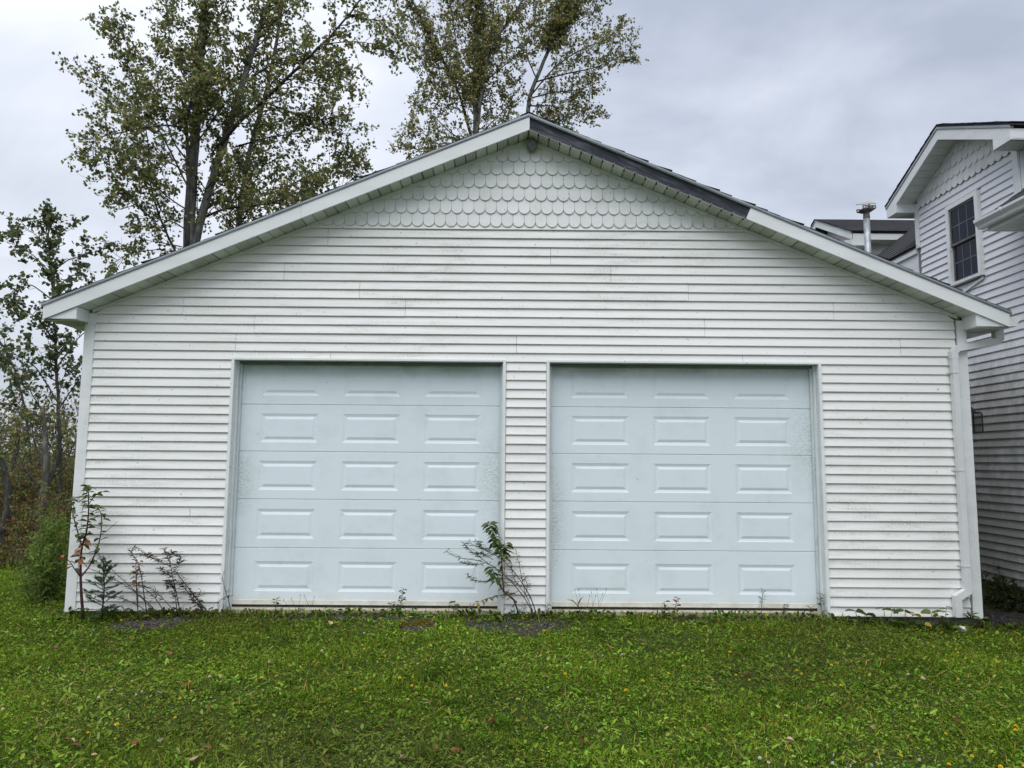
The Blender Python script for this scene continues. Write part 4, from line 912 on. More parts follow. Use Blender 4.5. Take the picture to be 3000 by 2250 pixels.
nl.append(tree('poplar_tree', 'large leaning poplar tree rising behind the left roof slope', bigA, 6.2, OLIVE, [4, 5, 2.6, 0.7, 0.15], 0.067, dens=3.0, sub=(0.35, 0.95), seglen=0.27))
bigB = [
 ([(1395, 1600, 0), (1392, 900, 0), (1390, 480, 0), (1393, 340, 0), (1394, 200, 0), (1397, 60, 0.1), (1400, -60, 0.2), (1405, -260, 0.3)], 0.10, 0.05, 0.9, 0.45),
 ([(1392, 500, 0), (1400, 350, -0.2), (1415, 240, -0.3), (1434, 149, -0.4), (1470, 90, -0.4), (1511, 32, -0.5), (1560, -50, -0.5)], 0.07, 0.02, 1.0, 0.1),
 ([(1548, 1500, 0.5), (1545, 600, 0.5), (1543, 300, 0.5), (1572, 230, 0.5), (1606, 149, 0.5), (1640, 75, 0.5), (1674, 0, 0.5), (1730, -160, 0.5)], 0.085, 0.03, 0.9, 0.55),
 ([(1390, 440, 0.2), (1353, 294, 0.2), (1312, 203, 0.1), (1280, 140, 0), (1253, 99, 0), (1226, 41, 0), (1190, -40, 0)], 0.05, 0.012, 1.0, 0.1),
 ([(1555, 280, 0.4), (1620, 200, 0.2), (1690, 150, 0.1), (1760, 122, 0), (1818, 88, 0)], 0.030, 0.006, 1.0, 0.15),
 ([(1570, 240, 0.4), (1660, 215, 0.3), (1740, 200, 0.2), (1800, 175, 0.2), (1852, 150, 0.2)], 0.026, 0.006, 0.9, 0.2),
 ([(1548, 290, 0.4), (1620, 270, 0.6), (1690, 265, 0.8), (1735, 250, 0.9)], 0.024, 0.006, 1.1, 0.1),
 ([(1548, 310, 0.4), (1610, 310, 0.6), (1680, 320, 0.7), (1745, 335, 0.7)], 0.024, 0.006, 1.2, 0.05),
 ([(1548, 340, 0.4), (1610, 350, 0.6), (1680, 375, 0.7)], 0.024, 0.006, 1.2, 0.05),
 ([(1390, 430, 0), (1320, 390, 0.2), (1260, 330, 0.3), (1225, 300, 0.3)], 0.024, 0.006, 0.9, 0.1),
 ([(1390, 470, 0), (1310, 440, -0.2), (1250, 400, -0.3), (1220, 370, -0.4)], 0.022, 0.006, 1.0, 0.1),
 ([(1390, 500, 0), (1300, 470, -0.1), (1230, 440, -0.2), (1172, 425, -0.2)], 0.016, 0.005, 0.8, 0.2),
 ([(1312, 203, 0.1), (1270, 200, 0.2), (1235, 160, 0.2), (1205, 60, 0.1), (1190, 20, 0.1)], 0.018, 0.005, 0.8, 0.15),
 ([(1345, 290, 0.2), (1290, 280, 0.2), (1255, 230, 0.2), (1240, 160, 0.2)], 0.02, 0.006, 1.0, 0.1),
 ([(1394, 330, 0), (1350, 220, 0.4), (1335, 120, 0.5), (1320, 20, 0.6), (1310, -60, 0.6)], 0.03, 0.008, 1.1, 0.1),
 ([(1394, 250, 0), (1430, 170, 0.4), (1440, 80, 0.5), (1450, -20, 0.6)], 0.03, 0.008, 1.1, 0.1),
 ([(1420, 240, -0.2), (1480, 190, -0.1), (1530, 150, 0), (1560, 90, 0)], 0.022, 0.006, 0.9, 0.15),
 ([(1400, 400, 0), (1460, 340, 0.2), (1500, 300, 0.3), (1510, 240, 0.3)], 0.022, 0.006, 1.0, 0.1),
 ([(1395, 470, 0), (1450, 430, 0.3), (1490, 400, 0.3)], 0.022, 0.006, 1.2, 0.05),
 ([(1545, 350, 0.5), (1500, 370, 0.3), (1460, 390, 0.2)], 0.02, 0.006, 1.2, 0.05),
 ([(1572, 230, 0.5), (1540, 160, 0.5), (1550, 90, 0.4), (1570, 20, 0.4)], 0.022, 0.006, 0.6, 0.2),
 ([(1640, 80, 0.5), (1690, 60, 0.4), (1740, 40, 0.3), (1750, 0, 0.3)], 0.018, 0.005, 1.0, 0.1),
 ([(1606, 149, 0.5), (1600, 60, 0.6), (1600, -30, 0.6)], 0.02, 0.006, 1.0, 0.1),
 ([(1397, 100, 0.1), (1360, 30, 0.1), (1350, -50, 0.1)], 0.02, 0.006, 1.0, 0.1),
 ([(1350, 330, 0.2), (1330, 300, -0.3), (1330, 230, -0.4), (1300, 100, -0.4)], 0.02, 0.006, 1.0, 0.1),
]
nl.append(tree('poplar_tree', 'brownish poplar tree behind the roof peak, second of the two tall trees', bigB, 13.5, OLIVE, [2.5, 4, 3.6, 2.0, 0.3], 0.076, dens=2.6, sub=(0.45, 1.1), seglen=0.34))
youngC = [
 ([(180, 1690, 0), (178, 1500, 0), (175, 1300, 0), (171, 1200, 0), (166, 1080, 0), (160, 960, 0), (153, 850, 0), (147, 740, 0), (140, 650, 0)], 0.044, 0.008, 0.9, 0.42),
 ([(160, 1000, 0), (110, 930, -0.3), (60, 905, -0.4), (15, 900, -0.5)], 0.016, 0.004, 0.8, 0.2),
 ([(155, 880, 0), (90, 830, 0.1), (40, 850, 0.2), (0, 890, 0.2)], 0.014, 0.004, 0.8, 0.2),
 ([(150, 800, 0), (90, 740, 0.2), (40, 715, 0.3), (22, 712, 0.3)], 0.012, 0.004, 0.8, 0.25),
 ([(150, 800, 0), (200, 760, 0.1), (240, 750, 0.1), (250, 745, 0.1)], 0.012, 0.004, 0.9, 0.2),
 ([(147, 740, 0), (110, 690, 0.1), (70, 665, 0.1)], 0.01, 0.004, 0.8, 0.2),
 ([(165, 1080, 0), (220, 1000, 0.2), (262, 960, 0.3), (300, 930, 0.3)], 0.014, 0.004, 0.9, 0.15),
 ([(170, 1180, 0), (110, 1080, -0.2), (60, 1040, -0.3), (30, 1050, -0.4)], 0.016, 0.004, 0.9, 0.15),
 ([(171, 1200, 0), (225, 1120, 0), (260, 1080, 0.1)], 0.014, 0.004, 1.0, 0.1),
 ([(175, 1260, 0), (120, 1200, 0.2), (80, 1130, 0.3), (60, 1100, 0.3)], 0.014, 0.004, 0.8, 0.15),
 ([(152, 850, 0), (190, 820, 0.1), (230, 800, 0.2), (262, 830, 0.2)], 0.01, 0.004, 1.0, 0.1),
 ([(147, 740, 0), (170, 700, 0.1), (175, 680, 0.1)], 0.008, 0.003, 1.0, 0.1),
]
nl.append(tree('young_poplar', 'slender young poplar tree just left of the garage eave', youngC, 5.2, GREEN, [5, 4, 2, 0.4], 0.080, dens=1.5, sub=(0.3, 0.8), seglen=0.26))
thinD = [
 ([(105, 1690, 0), (95, 1400, 0), (80, 1240, 0), (58, 1130, 0), (30, 1050, 0), (-5, 990, 0), (-60, 900, 0)], 0.035, 0.008, 0.5, 0.45),
 ([(80, 1240, 0), (40, 1190, 0.2), (0, 1180, 0.3), (-50, 1150, 0.3)], 0.012, 0.004, 0.9, 0.1),
 ([(58, 1130, 0), (70, 1080, 0.2), (60, 1020, 0.2)], 0.01, 0.004, 0.7, 0.1),
]
nl.append(tree('young_poplar', 'thin arching sapling at the left edge with sparse leaves', thinD, 7.5, GREEN, [3, 4, 3, 1], 0.085, dens=1.1, sub=(0.3, 0.8), seglen=0.28))
oldE = [
 ([(88, 1690, 0), (100, 1600, 0), (118, 1500, 0), (132, 1430, 0), (136, 1350, 0), (132, 1270, 0.1), (125, 1200, 0.1)], 0.098, 0.03, 0.35, 0.7),
 ([(134, 1425, 0), (155, 1390, 0.1), (172, 1330, 0.2), (178, 1270, 0.2), (174, 1200, 0.2)], 0.042, 0.015, 0.5, 0.5),
 ([(128, 1440, 0), (100, 1410, -0.1), (80, 1385, -0.2), (40, 1330, -0.2)], 0.03, 0.008, 0.6, 0.3),
 ([(136, 1370, 0), (100, 1300, 0), (90, 1230, 0)], 0.02, 0.006, 0.7, 0.3),
 ([(150, 1400, 0.1), (190, 1370, 0), (215, 1300, 0)], 0.018, 0.006, 0.7, 0.3),
]
nl.append(tree('crooked_tree', 'grey crooked trunk tree forking low beside the garage wall', oldE, 4.6, OLIVE, [3, 4, 3, 1, 0.3], 0.06, mats=('bark_pale', 'bark_dark'), dens=0.8, sub=(0.3, 0.9), seglen=0.3))
oldF = [
 ([(8, 1660, 0), (4, 1570, 0), (18, 1530, 0), (28, 1480, 0), (20, 1400, 0), (-10, 1300, 0)], 0.11, 0.035, 0.3, 0.6),
 ([(18, 1540, 0), (34, 1560, -0.1), (40, 1600, -0.1)], 0.03, 0.02, 0, 0),
 ([(20, 1400, 0), (50, 1330, 0.2), (60, 1260, 0.2)], 0.03, 0.008, 0.6, 0.2),
]
nl.append(tree('old_stump_tree', 'dark gnarled trunk at the far left edge of the brush', oldF, 4.9, OLIVE, [3, 4, 3, 1, 0.3], 0.06, mats=('bark_dark', 'bark_dark'), dens=0.7, sub=(0.3, 0.8), seglen=0.3))

# ---- undergrowth beyond the left lawn
def shrub(name, label, u, v, Y, h, w, palette, weights, nleaf, leaf, kind='oval', stems=12, group=None, droop=0.1, upright=0.6, d=None, cat='shrub', mat='stem_dry'):
    g = at(u, v, Y); g.z = float(gz(g.x, g.y)); root = thing(name, g, label, cat, group)
    b = MB(); P_, A_ = [], []; d = d or w
    per = max(3, nleaf // (stems * 6))
    for i in range(stems):
        a = rng.uniform(0, 2 * math.pi); rr = math.sqrt(rng.random()); ex = np.array([math.cos(a) * rr * w / 2, math.sin(a) * rr * d / 2, 0])
        p0 = np.array(g) + ex * 0.35 + np.array([0, 0, -0.03]); hh = h * rng.uniform(0.42, 1.0) * (1 - 0.35 * rr * rr)
        top = np.array(g) + ex + np.array([0, 0, hh]); n = 7; line = smooth_line([p0, p0 * 0.45 + top * 0.55 + rng.standard_normal(3) * 0.05 * h, top], n)
        b.tube(line, np.linspace(0.004 + 0.004 * h, 0.0015, n), 4, False)
        for j in range(6):
            t = rng.uniform(0.2, 0.95); q, dd = sampled(line, t); d2 = unit(dd * upright + rng.standard_normal(3) * 0.7); s2 = wander(q, d2, rng.uniform(0.12, 0.32) * max(h, 0.6), 3, 0.4)
            b.tube(s2, np.linspace(0.0025, 0.001, 4), 3, False)
            for _ in range(per): x = rng.uniform(0.1, 1.0); q2, d3 = sampled(s2, min(x, 0.999)); P_.append(q2 + rng.standard_normal(3) * 0.02); A_.append(unit(rng.standard_normal(3) * 0.9 + d3 * 0.6 - np.array([0, 0, droop])))
    n = len(P_); V, F, T = leaf_cloud(np.array(P_), np.array(A_), rng.standard_normal((n, 3)) + np.array([0, 0, 0.8]), leaf * rng.uniform(0.55, 1.2, n), kind, tones(n, palette, weights))
    c = link('foliage', arr_mesh('foliage', V, F, M['leafmass'], T), root); c['kind'] = 'stuff'
    link('stems', b.mesh('stems', M[mat]), root)
    return root
BR = [(0.105, 0.135, 0.038), (0.175, 0.185, 0.055), (0.25, 0.215, 0.08), (0.28, 0.135, 0.06), (0.38, 0.31, 0.08)]
shrub('shrub', 'tall brown green thicket shrub behind the crooked trunk', 120, 1690, 6.6, 2.6, 1.6, BR, [4, 4, 2, 0.4, 0.3], 5200, 0.05, stems=30)
shrub('shrub', 'tall thicket shrub with reddish leaves at the left edge', 20, 1690, 5.8, 1.9, 1.6, BR, [2, 3, 3, 2.2, 0.5], 4200, 0.052, stems=28)
shrub('shrub', 'olive thicket shrub against the garage side', 215, 1690, 6.0, 2.3, 1.3, BR, [4, 4, 2, 0.4, 0.3], 4200, 0.05, stems=28)
shrub('shrub', 'thicket shrub beyond the left edge of the lawn', -110, 1690, 6.2, 2.4, 2.0, BR, [3, 4, 3, 1, 0.4], 3600, 0.055, stems=26)
shrub('shrub', 'dull green shrub at the back of the thicket', -60, 1640, 8.5, 3.2, 2.4, BR, [4, 4, 2, 0.3, 0.2], 4200, 0.06, stems=28)
shrub('shrub', 'reddish vine covered shrub between the trunk and the dark stump', 62, 1680, 4.7, 1.1, 0.8, [(0.15, 0.10, 0.035), (0.28, 0.07, 0.045), (0.10, 0.115, 0.035), (0.24, 0.14, 0.055)], [3, 2, 3, 2], 1600, 0.045, stems=18)
shrub('shrub', 'low yellow brown bush at the left edge of the lawn', 30, 1705, 3.2, 0.62, 1.1, [(0.32, 0.25, 0.05), (0.17, 0.145, 0.05), (0.10, 0.11, 0.035), (0.19, 0.10, 0.04)], [3, 3, 3, 1], 1500, 0.04, stems=26)
shrub('shrub', 'low dry brown bush in front of the crooked trunk', 105, 1712, 2.6, 0.70, 0.7, [(0.17, 0.145, 0.06), (0.11, 0.11, 0.038), (0.24, 0.19, 0.08)], [3, 3, 1.5], 1200, 0.036, stems=26)
shrub('shrub', 'yellowing olive shrub growing in front of the grey trunk fork', 85, 1700, 3.9, 1.5, 0.7, BR, [3, 4, 3, 0.6, 1.2], 1500, 0.045, stems=20)
shrub('shrub', 'rust and olive shrub between the young poplar and the garage', 165, 1700, 3.6, 1.7, 0.6, BR, [3, 4, 3, 1.6, 0.6], 1500, 0.045, stems=20)
FERN = [(0.115, 0.190, 0.034), (0.175, 0.260, 0.048), (0.25, 0.32, 0.07), (0.32, 0.28, 0.07)]
shrub('feathery_weed', 'tall feathery green weed clump hugging the garage corner', 150, 1745, 0.65, 1.12, 0.42, FERN, [4, 4, 2, 0.2], 2300, 0.06, 'lance', stems=26, upright=1.3, mat='stem_green', cat='weed')
shrub('feathery_weed', 'broad feathery green weed clump left of the corner clump', 135, 1738, 1.5, 1.05, 0.5, FERN, [4, 4, 2, 0.4], 2000, 0.06, 'lance', stems=24, upright=1.3, mat='stem_green', cat='weed')
shrub('feathery_weed', 'short green weed clump with dry tips at the lawn edge', 125, 1775, 0.55, 0.45, 0.5, FERN + [(0.07, 0.05, 0.03)], [4, 3, 1, 0.3, 2], 1300, 0.04, 'lance', stems=24, upright=0.9, mat='stem_green', cat='weed')
def far_woods():
    n = 26000; x = rng.uniform(-26, -5.5, n); y = rng.uniform(11, 17, n) + 0.0 * x
    top = 3.2 + 0.45 * np.sin(x * 0.9) + 0.35 * np.sin(x * 2.3 + 1) + 0.2 * np.sin(x * 5.1)
    z = rng.uniform(0, 1, n) ** 0.75 * top
    pos = np.stack([x, y, z], 1); pal = [(0.095, 0.105, 0.050), (0.15, 0.145, 0.07), (0.20, 0.19, 0.08), (0.18, 0.12, 0.06)]
    V, F, T = leaf_cloud(pos, rng.standard_normal((n, 3)) - np.array([0, 0, .3]), rng.standard_normal((n, 3)), rng.uniform(0.07, 0.16, n), 'oval', tones(n, pal, [3, 4, 2.5, 1]))
    tag(link('far_woods', arr_mesh('far_woods', V, F, M['leafmass'], T)), 'dense brown undergrowth of the woods behind the left trees', 'woods', kind='stuff')
    b = MB()
    for i in range(420):
        a = np.array([rng.uniform(-26, -5.5), rng.uniform(10.5, 17), -0.1]); ln = wander(a, (rng.uniform(-.25, .25), rng.uniform(-.1, .1), 1), rng.uniform(1.6, 3.9), 6, 0.35); r = rng.uniform(0.006, 0.03) * (2 if rng.random() < 0.1 else 1)
        b.tube(ln, np.linspace(r, r * 0.3, 7), 4, False)
    tag(link('far_trunks', b.mesh('far_trunks', M['bark_dark'])), 'thin dark stems crowded in the woods behind the left trees', 'woods', kind='stuff')
far_woods()
shrub('shrub', 'leafy green shrub in the gap between garage and house', 2945, 1790, 1.2, 0.42, 0.5, [(0.030, 0.055, 0.014), (0.055, 0.085, 0.02), (0.11, 0.12, 0.03), (0.14, 0.07, 0.03)], [4, 4, 1.5, 0.6], 620, 0.055, 'oval', stems=12, upright=0.8, mat='stem_green')
shrub('shrub', 'dark low shrub at the foot of the house wall', 2985, 1800, 0.8, 0.30, 0.5, [(0.025, 0.045, 0.014), (0.055, 0.085, 0.02), (0.12, 0.12, 0.03), (0.14, 0.06, 0.03)], [4, 3, 1, 0.8], 420, 0.05, 'oval', stems=10, mat='stem_dry')
print('leaves', nl)

# ------------------------------------------------------------------ lawn
def lawn():
    def region(n, x0, x1, y0, y1):
        return rng.uniform(x0, x1, n), rng.uniform(y0, y1, n)
    def patch(x, y, a, b): return np.sin(x * a + 1.3 * np.sin(y * b)) * np.sin(y * a * 1.3 + 0.9 * np.sin(x * b * 0.8))
    parts = []
    def keep(x, y, thr=1.0):
        D = y - CAM.y; inside = (np.abs(x - CAM.x) < 0.74 * D + 1.3) & ~((y > -0.01) & (x > mx(-1.2)) & (x < mx(W + 1)))
        inside &= ~((y > 0.0) & (x > mx(XH - 1)))
        return inside & (rng.random(len(x)) > bare(x, y) * thr)
    def emit(x, y, kind, size, tilt, pal, wts, zoff=0.0, var=0.22, hue=True):
        n = len(x); z = gz(x, y) + zoff
        az = rng.uniform(0, 2 * math.pi, n); el = np.clip(tilt[0] + tilt[1] * rng.standard_normal(n), -0.1, 1.5)
        ax = np.stack([np.cos(az) * np.cos(el), np.sin(az) * np.cos(el), np.sin(el)], 1)
        nr = np.stack([-np.cos(az) * np.sin(el), -np.sin(az) * np.sin(el), np.cos(el)], 1) + 0.35 * rng.standard_normal((n, 3))
        T = tones(n, pal, wts, var)
        big = 0.5 + 0.5 * patch(x, y, 1.15, 0.9); T = T * np.array([1.12, 1.25, 0.68]) * (0.80 + 0.42 * big[:, None]) * (0.85 + 0.3 * (0.5 + 0.5 * patch(x, y, 5.1, 3.7)))[:, None]
        dry = np.clip(patch(x + 3, y - 1, 0.9, 1.4) - 0.25, 0, 1)[:, None]; T = T * (1 - 0.5 * dry) + dry * 0.5 * np.array([0.12, 0.11, 0.035])
        V, F, C_ = leaf_cloud(np.stack([x, y, z], 1), ax, nr, size, kind, T); parts.append((V, F, C_))
    G = [(0.070, 0.118, 0.015), (0.115, 0.165, 0.020), (0.17, 0.205, 0.034), (0.24, 0.21, 0.07)]
    for (x0, x1, y0, y1, k) in ((-7.3, 7.4, -4.4, 0.0, 1.0), (-12.5, -4.9, 0.0, 3.4, 0.8)):
        A = (x1 - x0) * (y1 - y0)
        n = int(A * 5200 * k); x, y = region(n, x0, x1, y0, y1); m = keep(x, y, 0.90); x, y = x[m], y[m]
        emit(x, y, 'blade', rng.uniform(0.025, 0.070, len(x)) * (0.9 + 0.4 * patch(x, y, 2.3, 1.7)), (0.75, 0.35), G, [4, 4, 2.5, 1.0], -0.005)
        # clover and other small round leaves
        n = int(A * 3300 * k); x, y = region(n, x0, x1, y0, y1); dn = 0.55 + 0.45 * patch(x, y, 1.7, 2.2); m = keep(x, y, 0.97) & (rng.random(n) < dn + 0.2); x, y = x[m], y[m]
        emit(x, y, 'round', rng.uniform(0.008, 0.018, len(x)), (0.25, 0.4), [(0.065, 0.120, 0.015), (0.105, 0.175, 0.022), (0.17, 0.23, 0.045)], [3, 4, 2], rng.uniform(0.004, 0.032, len(x)))
        # dandelion, hawkweed and plantain leaves in rosettes
        nr_ = int(A * 34 * k); cx, cy = region(nr_, x0, x1, y0, y1); m = keep(cx, cy, 0.9); cx, cy = cx[m], cy[m]; q = 6
        x = np.repeat(cx, q) + 0.012 * rng.standard_normal(len(cx) * q); y = np.repeat(cy, q) + 0.012 * rng.standard_normal(len(cx) * q)
        emit(x, y, 'lance', rng.uniform(0.035, 0.085, len(x)), (0.38, 0.3), [(0.085, 0.140, 0.022), (0.14, 0.195, 0.045), (0.20, 0.245, 0.085)], [3, 4, 2], 0.012)
        n = int(A * 420 * k); x, y = region(n, x0, x1, y0, y1); m = keep(x, y, 0.7); x, y = x[m], y[m]
        emit(x, y, 'oval', rng.uniform(0.018, 0.042, len(x)), (0.35, 0.35), [(0.075, 0.125, 0.018), (0.125, 0.185, 0.035), (0.19, 0.24, 0.07)], [3, 4, 2], rng.uniform(0.01, 0.04, len(x)))
        n = int(A * 300 * k); x, y = region(n, x0, x1, y0, y1); m = keep(x, y, 0.2); x, y = x[m], y[m]       # dead blades and bits
        emit(x, y, 'blade', rng.uniform(0.03, 0.09, len(x)), (0.25, 0.3), [(0.26, 0.19, 0.09), (0.13, 0.085, 0.045)], [3, 2], 0.02)
    n = 2600; x = rng.uniform(-4.9, 4.9, n); y = -np.abs(rng.standard_normal(n)) * 0.16 - 0.02; m = keep(x, y, 0.45); x, y = x[m], y[m]       # taller fringe along the wall
    emit(x, y, 'blade', rng.uniform(0.05, 0.14, len(x)), (0.95, 0.3), G, [4, 3, 2, 1.2], -0.005)
    n = 1500; x = rng.uniform(-4.9, 5.8, n); y = -np.abs(rng.standard_normal(n)) * 0.14 - 0.02; m = keep(x, y, 0.35); x, y = x[m], y[m]
    emit(x, y, 'oval', rng.uniform(0.03, 0.075, len(x)), (0.45, 0.4), [(0.04, 0.075, 0.016), (0.08, 0.12, 0.03), (0.12, 0.13, 0.04)], [3, 3, 1], rng.uniform(0.0, 0.06, len(x)))
    n = 2600; x = rng.uniform(-5.1, 5.9, n); y = -np.abs(rng.standard_normal(n)) * 0.13 - 0.01; m = keep(x, y, 0.0) & (rng.random(n) < 0.45 + 0.5 * np.sin(x * 3.1) * np.sin(x * 1.3 + 2)); x, y = x[m], y[m]     # dead leaves and crumbs along the foot of the wall
    emit(x, y, 'oval', rng.uniform(0.015, 0.06, len(x)), (0.15, 0.35), [(0.075, 0.05, 0.032), (0.14, 0.09, 0.055), (0.045, 0.03, 0.022), (0.22, 0.15, 0.08)], [4, 2, 4, 0.8], rng.uniform(0.0, 0.02, len(x)))
    n = 900; x = rng.uniform(-5.0, 5.0, n); y = -np.abs(rng.standard_normal(n)) * 0.08 - 0.01; m = keep(x, y, 0.0) & (rng.random(n) < 0.4 + 0.6 * np.sin(x * 5.1) * np.sin(x * 2.2)); x, y = x[m], y[m]     # low weeds in the joint
    emit(x, y, 'oval', rng.uniform(0.03, 0.07, len(x)), (0.6, 0.4), [(0.05, 0.08, 0.02), (0.09, 0.12, 0.035)], [1, 1], rng.uniform(0.0, 0.05, len(x)))
    for i in range(26):                      # longer tufts
        p = ground_at(rng.uniform(100, 2950), rng.uniform(1840, 2240)); n = 60
        x = p.x + 0.05 * rng.standard_normal(n); y = p.y + 0.05 * rng.standard_normal(n); emit(x, y, 'blade', rng.uniform(0.06, 0.12, n), (0.8, 0.25), [(0.045, 0.085, 0.016), (0.065, 0.11, 0.022)], [1, 1], 0)
    b = 0; VV, FF, TT = [], [], []
    for V, F, T in parts: VV.append(V); FF.append(F + b); TT.append(T); b += len(V)
    V = np.concatenate(VV); F = np.concatenate(FF); T = np.concatenate(TT)
    tag(link('lawn', arr_mesh('lawn', V, F, M['lawn'], T)), 'mown weedy lawn of grass, clover and dandelion leaves', 'lawn', kind='stuff')
    print('lawn quads', len(F))
lawn()
def gravel():
    n = 16000; x = rng.uniform(-5, 6.2, n); y = rng.uniform(-0.75, 0.9, n); m = (rng.random(n) < bare(x, y) * 1.0) & ~((y > -0.03) & (x > mx(-1)) & (x < mx(W + 1))); x, y = x[m], y[m]; n = len(x)
    z = gz(x, y) + 0.006; s = rng.uniform(0.008, 0.024, n); a = unit(rng.standard_normal((n, 3)) * np.array([1, 1, 0.25])); nr = rng.standard_normal((n, 3)) * 0.35 + np.array([0, 0, 1])
    sd_ = unit(np.cross(a, nr)); up = np.cross(sd_, a)
    base = np.array([(-.5, -.4, 0), (.5, -.5, 0), (.45, .4, 0), (-.4, .5, 0), (-.42, -.3, .35), (.4, -.4, .42), (.36, .32, .32), (-.3, .4, .4)])
    V = np.stack([x, y, z], 1)[:, None] + s[:, None, None] * (base[None, :, 0:1] * a[:, None] + base[None, :, 1:2] * sd_[:, None] + base[None, :, 2:3] * up[:, None])
    fq = np.array([(4, 5, 6, 7), (0, 1, 5, 4), (1, 2, 6, 5), (2, 3, 7, 6), (3, 0, 4, 7)])
    F = (np.arange(n) * 8)[:, None, None] + fq[None]
    T = np.repeat(tones(n, [(0.055, 0.057, 0.062), (0.10, 0.102, 0.108), (0.026, 0.027, 0.030), (0.06, 0.055, 0.04)], [4, 3, 3, 1]), 8, axis=0)
    tag(link('gravel', arr_mesh('gravel', V.reshape(-1, 3), F.reshape(-1, 4), M['chips'], T)), 'dark slate gravel showing through in front of the doors', 'gravel', kind='stuff')
    # soil sheet under the stones
    for i, (cx, cy, rx, ry) in enumerate(BARE):
        k = 26; V = []; 
        for j in range(k):
            t = 2 * math.pi * j / k; r = 0.92 + 0.12 * math.sin(3 * t + i) + 0.08 * math.sin(7 * t)
            px, py = cx + rx * r * math.cos(t), min(cy + ry * r * math.sin(t), 0.02 if cx < mx(W) else 9); V.append((px, py, float(gz(px, py)) + 0.0042 + 0.0007 * i))
        V.append((cx, cy, float(gz(cx, cy)) + 0.006 + 0.0007 * i)); tag(obj('soil_patch', V, [(j, (j + 1) % k, k) for j in range(k)], M['soil']), kind='structure')
    # yellow moss cushion
    for j, (u, v, rx, ry) in enumerate(((1237, 1832, 0.125, 0.05), (1185, 1836, 0.07, 0.03))):
        p = ground_at(u, v); n = 900 if j == 0 else 350; r = np.sqrt(rng.random(n)); a = rng.uniform(0, 6.283, n); x = p.x + rx * r * np.cos(a); y = p.y + ry * r * np.sin(a) * 1.6; z = gz(x, y) + 0.035 * (1 - r * r) + 0.004
        V, F, T = leaf_cloud(np.stack([x, y, z], 1), rng.standard_normal((n, 3)) + np.array([0, 0, 1.0]), rng.standard_normal((n, 3)), rng.uniform(0.008, 0.016, n), 'oval', tones(n, [(0.30, 0.22, 0.02), (0.22, 0.15, 0.015), (0.14, 0.12, 0.02)], [4, 3, 1]))
        tag(link('moss_cushion', arr_mesh('moss_cushion', V, F, M['leafmass'], T)), ['bright yellow moss cushion on the gravel before the left door', 'small yellowish moss tuft beside the bright moss cushion'][j], 'moss')
gravel()

